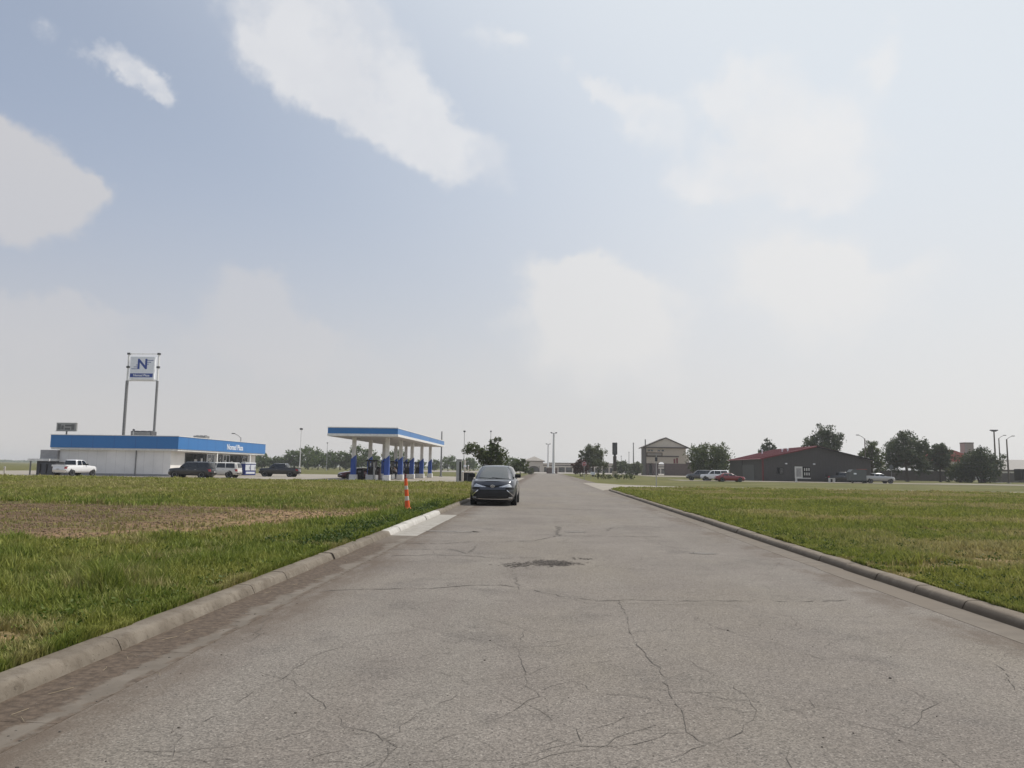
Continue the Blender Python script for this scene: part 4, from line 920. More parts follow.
for i, (u, Y) in enumerate(((372.5, 93.6), (389.0, 103), (396.6, 112), (408, 112), (418.5, 121))):
    pump(['black fuel pump on a white plinth between the two nearest canopy columns', 'fuel pump just left of the second nearest blue right hand column', 'fuel pump partly hidden by the second blue right hand column', 'fuel pump showing left of the third blue right hand column', 'farthest fuel pump, left of the fourth blue right hand column'][i], px(u, Y), Y)
def bin_(label, X, Y, w, h, m, cat='bin'):
    t = thing('waste_bin', label, cat, (X, Y, 0), 0)
    c = MB(); c.box(-w/2, w/2, -w/2, w/2, .02, h*.86, bev=.04); c.build('bin_body', m, t)
    c = MB(); c.prism([(-w*.53, h*.862), (w*.53, h*.862), (w*.4, h), (-w*.4, h)], 'y', -w*.53, w*.53); l_ = c.build('lid', M['black'], t)
    c = MB(); c.box(-w*.25, w*.25, -w*.56, -w*.535, h*.66, h*.8); c.build('flap', M['grey_steel'], t); return t
bin_('dark brown square waste bin left of the nearest fuel pump', px(360.3, 93), 93, .78, 1.36, M['black'])
bin_('dark maroon upright cabinet right of the nearest fuel pump', px(377.6, 94.5), 94.5, .72, 1.6, M['maroon'], 'cabinet')
gp = thing('steel_post', 'slim grey steel post beside the nearest fuel pump', 'post', (px(374.1, 92.2), 92.2, 0))
c = MB(); c.box(-.1, .1, -.1, .1, 0, 2.1, bev=.02); c.build('shaft', M['galv'], gp); c = MB(); c.box(-.14, .14, -.14, .14, 2.1, 2.18); c.build('cap', M['grey_steel'], gp)

# ------------------------------------------------------------------ person at the pumps
def skinned(name, joints, edges, m, parent=None):
    me = bpy.data.meshes.new(name); me.from_pydata([j[0] for j in joints], edges, []); o = bpy.data.objects.new(name, me); COL.objects.link(o)
    sk = o.modifiers.new('skin', 'SKIN')
    for i, j in enumerate(joints): me.skin_vertices[0].data[i].radius = (j[1], j[2] if len(j) > 2 else j[1])
    me.skin_vertices[0].data[0].use_root = True
    ss = o.modifiers.new('sub', 'SUBSURF'); ss.levels = ss.render_levels = 2
    bpy.context.view_layer.update(); dg = bpy.context.evaluated_depsgraph_get(); m2 = bpy.data.meshes.new_from_object(o.evaluated_get(dg)); o.modifiers.clear(); o.data = m2
    m2.materials.clear(); m2.materials.append(m); m2.polygons.foreach_set('use_smooth', [True]*len(m2.polygons))
    if parent is not None: o.parent = parent
    return o
pe = thing('person', 'person in a pale grey shirt and dark trousers bending beside the pumps', 'person', (px(396.2, 104.5), 104.5, 0), R(60))
J = [((0, 0, .93), .15, .11), ((0, .05, 1.1), .14, .10), ((0, .17, 1.32), .165, .11), ((0, .26, 1.44), .06), ((0, .33, 1.55), .085, .095), ((0, .36, 1.66), .075, .085),
     ((.19, .2, 1.36), .06), ((.26, .33, 1.12), .045), ((.2, .55, 1.04), .036), ((.19, .62, 1.02), .035, .018), ((-.19, .2, 1.36), .06), ((-.27, .3, 1.12), .045), ((-.2, .5, 1.0), .036), ((-.19, .57, .97), .035, .018),
     ((.1, 0, .86), .095), ((.11, .04, .48), .06), ((.11, 0, .1), .042), ((.12, .15, .04), .04, .03), ((-.1, 0, .86), .095), ((-.12, .02, .48), .06), ((-.12, -.06, .1), .042), ((-.13, .09, .04), .04, .03)]
E_ = [(0, 1), (1, 2), (2, 3), (3, 4), (4, 5), (2, 6), (6, 7), (7, 8), (8, 9), (2, 10), (10, 11), (11, 12), (12, 13), (0, 14), (14, 15), (15, 16), (16, 17), (0, 18), (18, 19), (19, 20), (20, 21)]
skinned('person_body', J, E_, M['skin'], pe)
g2 = lambda j, k: (j[0], *[q*k for q in j[1:]])
skinned('shirt', [g2(J[i], 1.14) for i in (1, 0, 2, 6, 7, 10, 11)], [(0, 1), (0, 2), (2, 3), (3, 4), (2, 5), (5, 6)], M['shirt'], pe)
skinned('trousers', [g2(J[i], 1.16) for i in (0, 14, 15, 16, 18, 19, 20)], [(0, 1), (1, 2), (2, 3), (0, 4), (4, 5), (5, 6)], M['trouser'], pe)
c = MB(); bm = bmesh.new(); bmesh.ops.create_uvsphere(bm, u_segments=14, v_segments=8, radius=.105)
for q in bm.verts: q.co = Vector((q.co.x*.92, q.co.y+.335, q.co.z*1.0+1.64))
bmesh.ops.delete(bm, geom=[q for q in bm.verts if q.co.z < 1.6 and q.co.y > .33], context='VERTS'); c.bm(bm); c.build('hair', M['hair'], pe, smooth=True)

# ------------------------------------------------------------------ street lamps and poles
def lamp_post(label, X, Y, h, kind, m=M['galv'], rz=0.0, rad=.09, cw=1.9, group='lamp posts around the forecourt and lots', name='lamp_post'):
    t = thing(name, label, 'lamp post', (X, Y, 0), rz, group)
    c = MB(); c.tube([(0, 0, 0), (0, 0, .5), (0, 0, h)], [rad*1.25, rad*1.15, rad*.7], 10); c.build('pole', m, t, smooth=True)
    c = MB(); c.box(-rad*2, rad*2, -rad*2, rad*2, 0, .12, bev=.02); c.build('base', M['galv'], t)
    if kind == 'box':
        c = MB(); c.box(-.2, .2, -.3, .3, h, h+.28, bev=.05); l_ = c.build('lamp_head', M['dark_steel'], t); c = MB(); c.box(-.15, .15, -.22, .22, h-.02, h-.001); c.build('lens', M['lamp'], l_)
    if kind == 'arm':
        c = MB(); c.tube([(0, 0, h-.1), (-.5, 0, h+.35), (-1.2, 0, h+.7)], .05, 8); a_ = c.build('arm', m, t, smooth=True)
        c = MB(); c.box(-1.75, -1.15, -.16, .16, h+.64, h+.80, bev=.05); c.build('lamp_head', M['dark_steel'], t)
    if kind == 'cross':
        c = MB(); c.box(-cw, cw, -.07, .07, h-.1, h+.08); c.build('cross_arm', M['dark_steel'], t)
        for x in (-.85*cw, .85*cw):
            c = MB(); c.box(x-.36, x+.36, -.3, .3, h+.08, h+.34, bev=.05); c.build('lamp_head', M['dark_steel'], t)
    return t
lamp_post('white lamp post with a small dark head right of the black pickup', px(300, 130, 460), 130, 7.7, 'box', M['white_paint'], rad=.07)
lamp_post('lamp post with a side arm rising behind the shop lettering', px(240, 140, 455), 140, 6.6, 'arm', M['grey_steel'])
lamp_post('thin distant lamp post right of the white one, above the far trees', px(327, 260, 455), 260, 9.3, 'box', M['galv'])
lamp_post('thin lamp post with a square dark head above the tree by the minivan', px(464, 150, 455), 150, 8.6, 'box', M['galv'], rad=.07)
lamp_post('plain thick grey pole standing just past the far end of the pump canopy', px(441, 140, 470), 140, 8.2, '', M['grey_steel'], rad=.15)
lamp_post('short topped pole just showing above the tree behind the minivan', px(490.5, 190, 455), 190, 10.6, 'box', M['galv'], rad=.09)
lamp_post('tallest thick white pole with a cross arm in the mall parking lot', px(553.5, 300, 470), 300, 15.6, 'cross', M['white_paint'], rad=.52, cw=1.1)
lamp_post('shorter pole with a cross arm left of the tallest one at the mall', px(548, 390, 470), 390, 14.2, 'cross', M['white_paint'], rad=.45, cw=1.1)
lamp_post('pale pole rising above the low mall just left of the brick gabled building', px(633.5, 300, 470), 300, 12.0, 'box', M['galv'], rad=.26)
lamp_post('middle one of three thin poles left of the brick gabled building', px(629.0, 340, 470), 340, 9.4, 'box', M['grey_steel'], rad=.14)
lamp_post('shortest leftmost one of three thin poles right of the dark pillar sign', px(621.3, 360, 470), 360, 8.0, 'box', M['galv'], rad=.14)
lamp_post('weathered pole with a short side arm right of the barn roof', px(865.8, 165, 470), 165, 9.0, 'arm', M['wood_pole'], rad=.14)
lamp_post('leftmost tall pole with two arms above the round bush at right', px(996, 185, 470), 185, 12.0, 'cross', M['wood_pole'], rad=.2, cw=.55)
lamp_post('middle tall pole with a right pointing arm above the bush at right', px(1000.5, 190, 470), 190, 10.6, 'arm', M['wood_pole'], rz=math.pi, rad=.16)
lamp_post('rightmost pole with a long arm in front of the tan warehouse', px(1008.3, 175, 470), 175, 9.7, 'arm', M['wood_pole'], rz=math.pi, rad=.18)

# billboard far behind the shop
bb = thing('billboard', 'small distant billboard on one pole behind the shop at left', 'billboard', (px(66, 300, 440), 300, 0))
c = MB(); c.tube([(0, 0, 0), (0, 0, 14)], .32, 10); c.build('pole', M['dark_steel'], bb)
c = MB(); c.box(-4.1, 4.1, -.35, .35, 14, 17.3); pn = c.build('panel', M['grey_wall'], bb)
c = MB(); r_ = random.Random(4)
for x, z, w, h in ((-3.6, 14.5, 1.3, 2.2), (-2.1, 14.6, 1.0, 1.6), (-.6, 15.8, 2.6, .7), (-.7, 14.5, 2.3, .8), (2.0, 14.5, 1.3, 2.2)): c.box(x, x+w, -.38, -.353, z, z+h)
c.build('artwork', M['dark_steel'], pn)
c = MB(); c.box(-4.3, 4.3, -.9, -.4, 13.86, 13.95); c.build('catwalk', M['grey_steel'], bb)

# ------------------------------------------------------------------ roadside furniture
cn = thing('channelizer_post', 'orange and white striped traffic post leaning in the left verge', 'traffic post', (px(408, 26.2, 500), 26.2, .12)); cn.rotation_euler = (R(2), R(-4.8), 0); cn.scale = (.74, .74, .80)
c = MB(); c.lathe([(.23, 0), (.24, .05), (.21, .10), (.12, .16), (.10, .22)], 16); c.lathe([(.001, 0), (.23, 0)], 16); c.build('base', M['orange'], cn, smooth=True)
prof = [(.12, .2), (.105, .46), (.092, .64), (.085, .92), (.078, 1.08), (.07, 1.38), (.05, 1.42)]
for i in range(5):
    c = MB(); c.lathe([prof[i], prof[i+1]], 16); c.build('reflective_band' if i in (1, 3) else 'post_section', M['reflect'] if i in (1, 3) else M['orange'], cn, smooth=True)
c = MB(); c.lathe([(.06, 1.36), (.058, 1.40), (.03, 1.42), (.03, 1.50), (.05, 1.52), (.04, 1.56), (.001, 1.57)], 14); c.build('handle', M['red_trim'], cn, smooth=True)
up = thing('service_pedestal', 'tall grey utility pedestal post at the corner behind the minivan', 'pedestal', (px(459, 82), 82, 0))
c = MB(); c.box(-.27, .27, -.25, .25, 0, 2.45, bev=.03); q = c.build('casing', M['galv'], up); c = MB(); c.box(.05, .274, -.256, -.251, .25, 2.25); c.build('dark_slot', M['black'], q)
c = MB(); c.box(-.3, .3, -.28, .28, 2.45, 2.52); c.build('cap', M['grey_steel'], up)
wp = thing('bollard', 'short white marker post against the dark cabinet near the minivan', 'bollard', (px(462.8, 81), 81, 0))
c = MB(); c.tube([(0, 0, 0), (0, 0, 1.2)], .1, 10); c.build('post', M['reflect'], wp, smooth=True); c = MB(); c.lathe([(.1, 1.2), (.09, 1.28), (.001, 1.32)], 10); c.build('cap', M['sign_white'], wp, smooth=True)
wp = thing('bollard', 'slim white pipe sticking up behind the grey pedestal and cabinet', 'bollard', (px(464.8, 88), 88, 0))
c = MB(); c.tube([(0, 0, 0), (0, 0, 2.55)], .09, 10); c.build('post', M['reflect'], wp, smooth=True); c = MB(); c.box(-.14, .14, -.14, .14, 1.7, 1.95, bev=.02); c.build('meter_box', M['sign_white'], wp)
wp = thing('bollard', 'lowest white pipe showing just above the dark cabinet', 'bollard', (px(468.3, 88), 88, 0))
c = MB(); c.tube([(0, 0, 0), (0, 0, 1.85)], .06, 10); c.build('post', M['reflect'], wp, smooth=True); c = MB(); c.lathe([(.075, 1.85), (.075, 1.92), (.001, 1.96)], 10); c.build('cap', M['sign_white'], wp)
tb = thing('transformer_cabinet', 'dark green black utility cabinet half behind the minivan', 'cabinet', (px(468, 83), 83, 0))
c = MB(); c.box(-.62, .62, -.5, .5, .05, 1.12, bev=.04); q = c.build('casing', M['black'], tb); c = MB(); c.box(-.01, .01, -.508, -.501, .15, 1.0); c.build('door_seam', M['grey_steel'], q)
c = MB(); c.box(-.66, .66, -.54, .54, 1.12, 1.19, bev=.02); c.build('lid', M['reflect'], tb); c = MB(); c.box(-.75, .75, -.65, .65, 0, .06); c.build('pad', LC, tb)
mk = thing('marker_post', 'small pale marker post in the grass at the far left edge', 'marker post', (px(4.6, 100), 100, 0))
c = MB(); c.box(-.09, .09, -.05, .05, 0, .75); c.build('post', M['reflect'], mk); c = MB(); c.box(-.1, .1, -.06, .06, .75, .92); c.build('tip', M['paper'], mk)
sn = thing('stop_sign', 'faded red octagonal stop sign in front of the reddish tree', 'road sign', (px(584.2, 124), 124, 0))
c = MB(); c.box(-.04, .04, -.03, .03, 0, 2.95); c.build('post', M['galv'], sn)
c = MB(); oc = [(.38*math.cos(R(22.5+45*i)), 2.55+.38*math.sin(R(22.5+45*i))) for i in range(8)]; c.prism(oc, 'y', -.06, -.035); pl_ = c.build('plate', M['sign_white'], sn)
c = MB(); c.prism([(x*.92, 2.55+(z-2.55)*.92) for x, z in oc], 'y', -.064, -.061); c.build('red_face', M['stop_red'], pl_)
lettering('sign_lettering', 'STOP', .25, M['sign_white'], pl_, (0, -.068, 2.55), (R(90), 0, 0), .002, .9)
ss_ = thing('street_sign', 'thin grey post with a wide dull name plate in the right grass', 'road sign', (px(656.3, 77.5, 480), 77.5, 0))
c = MB(); c.tube([(0, 0, 0), (0, 0, 3.2)], .045, 8); c.build('post', M['galv'], ss_)
c = MB(); c.box(-.95, .62, -.02, .02, 3.05, 3.42); bl = c.build('name_plate', M['brown'], ss_); c = MB(); c.box(-.88, .55, -.024, -.021, 3.11, 3.36); c.build('plate_face', M['taupe'], bl)
c = MB(); c.box(-.12, .12, -.05, .05, 2.55, 2.95); c.build('bracket', M['dark_steel'], ss_)
pi_ = thing('pillar_sign', 'tall dark brown pillar sign left of the brick gabled building', 'sign', (px(614.8, 200), 200, 0))
c = MB(); c.box(-.42, .42, -.35, .35, 0, 5.2); c.build('pillar', M['brown'], pi_); c = MB(); c.box(-.62, .62, -.3, .3, 5.6, 8.7, bev=.05); q = c.build('cabinet', M['black'], pi_)
c = MB(); c.box(-.52, .52, -.325, -.302, 5.8, 8.5); c.build('face', M['dark_steel'], q); c = MB(); c.box(-.3, .3, -.3, .3, 5.2, 5.6); c.build('neck', M['dark_steel'], pi_); c = MB(); c.box(-.6, .6, -.5, .5, 0, 1.4); c.build('stone_base', M['tan'], pi_)
sg_ = thing('yard_sign', 'small white board low in the planting below the reddish tree', 'sign', (px(592.8, 140), 140, 0))
c = MB(); c.box(-.4, .4, -.03, .03, .75, 1.25); c.build('board', M['sign_white'], sg_)
for x in (-.33, .33):
    c = MB(); c.box(x-.03, x+.03, .03, .08, 0, 1.25); c.build('post', M['galv'], sg_)
pb = thing('brick_planter', 'low dark brown brick block in the middle of the mall lot', 'planter', (px(552, 305), 305, 0))
c = MB(); c.box(-2.1, 2.1, -2, 2, 0, 2.1); c.build('wall', M['brick'], pb); c = MB(); c.box(-2.25, 2.25, -2.15, 2.15, 2.1, 2.4); c.build('coping', M['tan'], pb)

# ------------------------------------------------------------------ buildings down the road
def gable_roof(b, x0, x1, y0, y1, z0, z1, th, ov, m=0):       # ridge along y
    xc = (x0+x1)/2; k = (z1-z0)/(xc-x0)
    for sgn in (-1, 1):
        e = x0-ov if sgn < 0 else x1+ov; ze = z0-ov*k
        b.prism([(e, ze), (xc, z1), (xc, z1+th), (e, ze+th)], 'y', y0-ov, y1+ov, m)
ml = thing('mall_entrance', 'pale gabled entrance pavilion at the left end of the low mall', 'building', (px(534, 446), 446, 0))
c = MB(); c.box(-5.2, 5.2, 0, 10, 3.4, 6.4); c.box(-5.2, -3.2, 0, 10, 0, 3.4); c.box(3.2, 5.2, 0, 10, 0, 3.4); c.build('wall', M['tan_light'], ml)
c = MB(); c.box(-3.2, 3.2, 1.4, 9.5, 0, 3.4); c.build('recess', M['brown'], ml)
n = 14; pts = [(-3.2, 3.4), (-3.2, 3.0)] + [(-3.0*math.cos(math.pi*i/n), 1.6+1.75*math.sin(math.pi*i/n)) for i in range(n+1)] + [(3.2, 3.0), (3.2, 3.4)]
c = MB()
for a, b_ in zip(pts[2:-2], pts[3:-2]): c.poly([(a[0], -.02, a[1]), (b_[0], -.02, b_[1]), (b_[0], -.02, 3.42), (a[0], -.02, 3.42)])
c.build('arch', M['tan'], ml)
c = MB(); c.faces([(-6.2, -1, 6.4), (6.2, -1, 6.4), (6.2, 11, 6.4), (-6.2, 11, 6.4), (0, 5, 9.0)], [(3, 2, 1, 0), (0, 1, 4), (1, 2, 4), (2, 3, 4), (3, 0, 4)]); c.build('roof', M['roof_shingle'], ml)
c = MB(); c.box(-6.25, 6.25, -1.05, 11.05, 6.0, 6.4); c.build('eave', M['brown'], ml)
mw = thing('mall_wing', 'long low pale mall wing with a dark arcade at the end of the road', 'building', (px(590, 449), 449, 0))
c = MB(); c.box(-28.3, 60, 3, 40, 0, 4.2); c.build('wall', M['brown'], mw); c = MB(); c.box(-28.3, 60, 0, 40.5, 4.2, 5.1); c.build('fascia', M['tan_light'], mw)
c = MB(); c.box(-24.2, 60.2, -.3, 41, 5.1, 5.5); c.build('roof_edge', M['brown'], mw); c = MB(); c.box(-28.3, 60, -1.2, 3, 2.9, 3.7); c.build('canopy', M['tan_light'], mw)
for i in range(21):
    c = MB(); x = -27.2+i*4.2; c.box(x, x+.7, -1, -.3, 0, 2.9); c.build('pier', M['tan_light'], mw)
    if i < 20: c = MB(); c.box(x+1.2, x+3.7, 2.9, 2.997, .4, 2.7); c.build('shopfront', M['glass'], mw)
gb = thing('gabled_building', 'tan stucco and dark brick gabled building with arched openings', 'building', (px(664, 280), 280, 0))
x0, x1 = px(646.5, 280)-gb.location.x, px(686, 280)-gb.location.x; xm = px(710, 280)-gb.location.x; xl = px(641, 280)-gb.location.x
def arch_wall(b, x0, x1, z0, z1, y, holes, th=.5):            # front wall with round headed openings
    xs = sorted(set([x0, x1]+[h[0] for h in holes]+[h[1] for h in holes]))
    for a, c_ in zip(xs, xs[1:]):
        h = [q for q in holes if q[0] <= a and q[1] >= c_]
        if not h: b.box(a, c_, y, y+th, z0, z1); continue
        r = (c_-a)/2; sp_ = h[0][2]; k = 10
        for i in range(k):
            p = [a+r-r*math.cos(math.pi*j/k) for j in (i, i+1)]; q = [max(z0, sp_+r*math.sin(math.pi*j/k)) for j in (i, i+1)]
            if min(q) < z1: b.prism([(p[0], q[0]), (p[1], q[1]), (p[1], z1), (p[0], z1)], 'y', y, y+th)
u2 = lambda u: px(u, 280)-gb.location.x
H1, H2 = (u2(649.0), u2(652.3), 3.7), (u2(658.3), u2(664.6), 3.7)
c = MB(); arch_wall(c, x0, x1, 4.3, 9.9, 0, [H1, H2]); c.box(x1-.5, x1, .5, 12, 4.3, 9.9); c.box(x0, x0+.5, .5, 12, 4.3, 9.9); c.build('upper_wall', M['tan'], gb)
c = MB(); arch_wall(c, x0, x1, 0, 4.3, -.06, [(H1[0], H1[1], 3.7), (H2[0], H2[1], 3.7)], .56); c.build('brick_base', M['brick'], gb)
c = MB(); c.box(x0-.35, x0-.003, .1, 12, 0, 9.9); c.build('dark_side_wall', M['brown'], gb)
c = MB(); c.box(x0+.5, H2[0]+.5, 6.5, 7, 0, 9.5); c.box(H2[1]+.9, x1-.5, 6.5, 7, 0, 9.5); c.build('inner_wall', M['grey_wall'], gb)
c = MB(); a = x0-.9; b_ = x1+.7; c.prism([(a, 9.9), (b_, 9.9), ((a+b_)/2, 13.3)], 'y', -.1, 12.2); c.build('gable', M['tan_light'], gb)
c = MB(); gable_roof(c, a, b_, 0, 12, 9.95, 13.35, .35, .4); c.build('roof', M['brown'], gb)
c = MB(); c.box(a-.2, b_+.2, -.5, -.1, 9.75, 10.15); c.build('eave_band', M['brown'], gb)
c = MB(); c.box(x0, u2(679), -.2, -.002, 6.6, 7.05); c.build('string_band', M['brown'], gb)
for u in (649, 652, 659, 663):
    c = MB(); c.box(u2(u)-.45, u2(u)+.45, -.06, -.002, 8.6, 9.25); c.build('small_window', M['glass'], gb)
c = MB(); c.box(u2(676.3), u2(678), -.06, -.002, 4.4, 6.3); c.box(u2(673.6), u2(675.4), -.06, -.002, 4.4, 6.0); c.build('shutter', M['red_trim'], gb)
c = MB(); c.box(x1, u2(690), 1.2, 12, 4.4, 7.6); c.build('side_wing', M['tan_light'], gb)
c = MB(); c.box(x1, xm, .6, 13, 0, 4.4); c.build('brick_wing', M['brick'], gb)
c = MB(); c.box(x1, xm+.2, .5, .598, 2.5, 2.8); c.box(x1, xm+.2, .4, 13.2, 4.4, 4.7); c.build('wing_band', M['brown'], gb)
c = MB(); c.tube([(u2(646.5), 3, 10), (u2(646.5), 3, 13)], .2, 8); c.build('flue', M['grey_steel'], gb)

br = thing('barn', 'long charcoal metal barn with a dull red roof', 'barn', (51.4, 149, 0))
hx = 10.1
c = MB(); c.prism([(-hx, 0), (hx, 0), (hx, 4.15), (0, 6.6), (-hx, 4.15)], 'y', 0, 26); c.build('wall', M['barn'], br)
c = MB()
for i in range(41):
    x = -hx+.25+i*(2*hx-.5)/40; c.box(x-.03, x+.03, -.03, -.001, .25, 4.15+(hx-abs(x))*2.45/hx-.12)
for i in range(52): c.box(-hx-.03, -hx-.001, .25+i*.5, .31+i*.5, .25, 4.1)
c.build('siding_ribs', M['barn'], br)
c = MB(); gable_roof(c, -hx, hx, 0, 26, 4.2, 6.66, .12, .45); rf = c.build('roof', M['red_roof'], br)
c = MB()
for i in range(27):
    for sg2 in (-1, 1): c.prism([(sg2*(hx+.4), 4.33-.1), (sg2*.1, 6.77), (sg2*.1, 6.82), (sg2*(hx+.4), 4.28)], 'y', i*1.0-.02, i*1.0+.03)
c.build('roof_seams', M['red_roof'], rf)
for i, (y, f) in enumerate(((3.5, .42), (7, .42), (14, .62))):
    c = MB(); x = -hx*f; c.tube([(x, y, 5.5), (x, y, 6.1)], .12, 8); c.lathe([(.22, 6.1), (.2, 6.3), (.001, 6.38)], 8, 'z', (x, y, 0)); c.build('roof_vent', M['sign_white'], rf)
c = MB()
for sg2 in (-1,): c.prism([(sg2*(hx+.5), 4.02), (0, 6.5), (0, 6.74), (sg2*(hx+.5), 4.26)], 'y', -.5, -.455)
c.build('rake_trim', M['red_trim'], br)
c = MB(); c.prism([((hx+.5), 4.02), (0, 6.5), (0, 6.74), ((hx+.5), 4.26)], 'y', -.5, -.455); c.build('rake_trim', M['black'], br)
c = MB(); c.box(-hx-.05, -hx+.18, -.05, -.004, 0, 4.2); c.box(-hx-.06, -hx-.004, -.05, .4, 0, 4.2); c.build('corner_trim', M['red_trim'], br)
c = MB(); c.box(-hx-.08, -hx-.03, 5.5, 15, 0, 3.1); c.build('sliding_door', M['barn_side'], br); c = MB(); c.box(-hx-.09, -hx-.03, 14.9, 15.2, 0, 4.15); c.build('door_rail', M['black'], br)
wx = px(780, 149)-51.4; c = MB(); c.box(wx-.6, wx+.6, -.05, -.002, 1.3, 2.6); w_ = c.build('window', M['black'], br); c = MB(); c.box(wx-.5, wx+.5, -.07, -.051, 1.4, 2.5); c.build('pane', M['glass'], w_)
for u in (786, 814):
    c = MB(); x = px(u, 149)-51.4; c.box(x-.2, x+.2, -.3, -.002, 3.2, 3.45, bev=.03); c.build('wall_light', M['lamp'], br)
hb = thing('sign_board', 'dull white and black letter board on one leg before the barn', 'sign', (px(802, 140), 140, 0))
c = MB(); c.box(-1.25, .05, -.1, .1, .75, 2.75); c.build('white_panel', M['paper'], hb); c = MB(); c.box(-1.05, -.15, -.112, -.101, .95, 2.45); c.build('panel_face', M['grey_wall'], hb)
c = MB(); c.box(.05, 1.4, -.08, .08, .95, 2.7); q = c.build('letter_panel', M['black'], hb)
c = MB()
for i in range(3):
    for z in (1.2, 2.0): c.box(.35+i*.38, .52+i*.38, -.10, -.081, z, z+.5)
c.build('pale_marks', M['paper'], q); c = MB(); c.box(-1.25, 1.45, -.14, .1, .62, .76); c.build('ledge', M['paper'], hb); c = MB(); c.box(-1.22, -.9, -.1, .1, 0, .62); c.build('leg', M['paper'], hb)
fr_ = thing('ground_stand', 'small white frame on the ground in front of the barn', 'frame', (px(831.5, 140), 140, 0))
c = MB(); c.box(-.52, -.3, -.2, .2, 0, .65); c.box(.2, .52, -.2, .2, 0, .65); c.build('leg', M['paper'], fr_); c = MB(); c.box(-.52, .52, -.22, .22, .65, .78); c.build('top_bar', M['paper'], fr_)
tr = thing('box_trailer', 'dull grey green box trailer at the right corner of the barn', 'trailer', (px(857, 137), 137, 0), R(-3))
c = MB(); c.prism([(-1.45, .45), (1.2, .45), (1.2, 2.1), (.9, 2.35), (-1.0, 2.35), (-1.45, 1.9)], 'y', -1.0, 1.0); c.build('box', M['tin'], tr)
c = MB(); c.box(-.9, -.45, -1.02, -1.001, 1.5, 1.75); c.build('vent', M['sign_white'], tr); c = MB(); c.box(-1.3, 1.15, -.9, .9, .3, .448); c.build('chassis', M['black'], tr)
c = MB(); c.box(.2, 1.35, -.95, .95, 2.351, 2.43); c.build('roof_rack', M['red_tile'], tr)
for x in (-.5, .25): wheel(tr, x*0+.78*(1 if x > 0 else -1), -.2 if x > 0 else -.2, .3, .2, 1 if x > 0 else -1, M['rim'])
rs = thing('round_sign', 'slim post with a small round sign before the barn yard fence', 'road sign', (px(891.3, 140), 140, 0))
c = MB(); c.tube([(0, 0, 0), (0, 0, 2.8)], .05, 8); c.build('post', M['grey_steel'], rs); c = MB(); c.lathe([(.001, -.06), (.38, -.06), (.38, -.04), (.001, -.04)], 20, 'y', (0, 0, 2.9)); c.build('disc', M['tin'], rs)
def fence(label, u0, u1, Y, h, m, n_):
    a, b_ = px(u0, Y), px(u1, Y); t = thing('board_fence', label, 'fence', ((a+b_)/2, Y, 0), 0, 'fences behind the field'); w = b_-a
    c = MB(); k = int(w/.15); rr = random.Random(2)
    for i in range(k): c.box(-w/2+i*.15, -w/2+i*.15+.142, -.012, .012, .03, h+rr.uniform(-.03, .03))
    c.build('boards', m, t)
    for z in (.4, h-.4):
        c = MB(); c.box(-w/2, w/2, .013, .07, z-.05, z+.05); c.build('rail', m, t)
    for i in range(n_):
        c = MB(); x = -w/2+w*i/(n_-1); c.box(x-.06, x+.06, .072, .19, 0, h+.08); c.build('post', m, t)
fence('dark wooden board fence behind the trees right of the barn', 880, 946, 205, 2.6, M['wood_dark'], 9)
fence('dark grey board fence in front of the tan warehouse at right', 990, 1062, 198, 2.35, mat('grey_fence', (.10, .088, .08), .9, var=.15), 8)
wb = thing('white_outbuilding', 'low white building glimpsed above the fence between the trees', 'building', (px(910, 232), 232, 0))
c = MB(); c.box(-13, 9, 0, 10, 0, 3.0); c.build('wall', M['white_wall'], wb); c = MB(); gable_roof(c, -13, 9, 0, 10, 3.0, 4.4, .2, .4); c.build('roof', M['roof_shingle'], wb)
c = MB(); c.box(-6, -4.4, -.05, -.002, 1, 2.4); c.build('window', M['glass'], wb)
rh = thing('red_roof_house', 'red tiled roof building rising between the trees at right', 'building', (px(958, 255), 255, 0))
c = MB(); c.box(-4.4, 4.4, 0, 12, 0, 6.0); c.build('wall', M['tan_light'], rh); c = MB(); c.prism([(-4.7, 6.0), (4.9, 6.0), (4.9, 7.4), (-1.5, 9.6), (-4.7, 10.0)], 'y', -1, 12); c.build('roof', M['red_tile'], rh)
c = MB(); c.box(-1.5, .5, -.06, -.002, 4.2, 5.6); c.build('window', M['sign_white'], rh)
ct = thing('square_tower', 'brownish square tower block above the trees at right', 'tower', (px(969.4, 262, 450), 262, 0))
c = MB(); c.box(-1.45, 1.45, 0, 3.0, 0, 12.2); c.build('shaft', M['taupe'], ct); c = MB(); c.box(-1.52, 1.52, -.07, 3.07, 12.2, 12.5); c.build('cap', M['brown'], ct)
c = MB(); c.box(-1.46, -.9, -.05, -.002, 7, 12.2); c.build('dark_edge', M['grey_wall'], ct)
wh = thing('warehouse', 'long tan roofed warehouse running out of frame at right', 'warehouse', (px(1034, 290), 290, 0))
c = MB(); c.box(-14, 40, 0, 30, 0, 3.3); c.build('wall', M['white_wall'], wh); c = MB(); c.box(-14.3, 40.3, -.5, 30, 3.3, 3.9); c.build('gutter_band', M['brown'], wh)
c = MB(); c.prism([(-.6, 3.9), (30.5, 3.9), (15, 7.6), (4, 7.6)], 'x', -14.5, 40.5); c.build('roof', M['taupe'], wh)
c = MB(); c.box(-10, -7, -.06, -.002, 0, 2.6); c.build('door', M['grey_wall'], wh)
dt = thing('dark_trailer', 'dark brown boxy trailer cut off by the right picture edge', 'trailer', (px(1026, 160), 160, 0))
c = MB(); c.box(-1.7, 2.4, -1.2, 1.2, .75, 3.05, bev=.06); c.build('box', M['black'], dt)
c = MB(); c.box(-1.6, 2.3, -1.23, -1.201, .8, 1.0); c.build('lower_rail', M['brown'], dt)
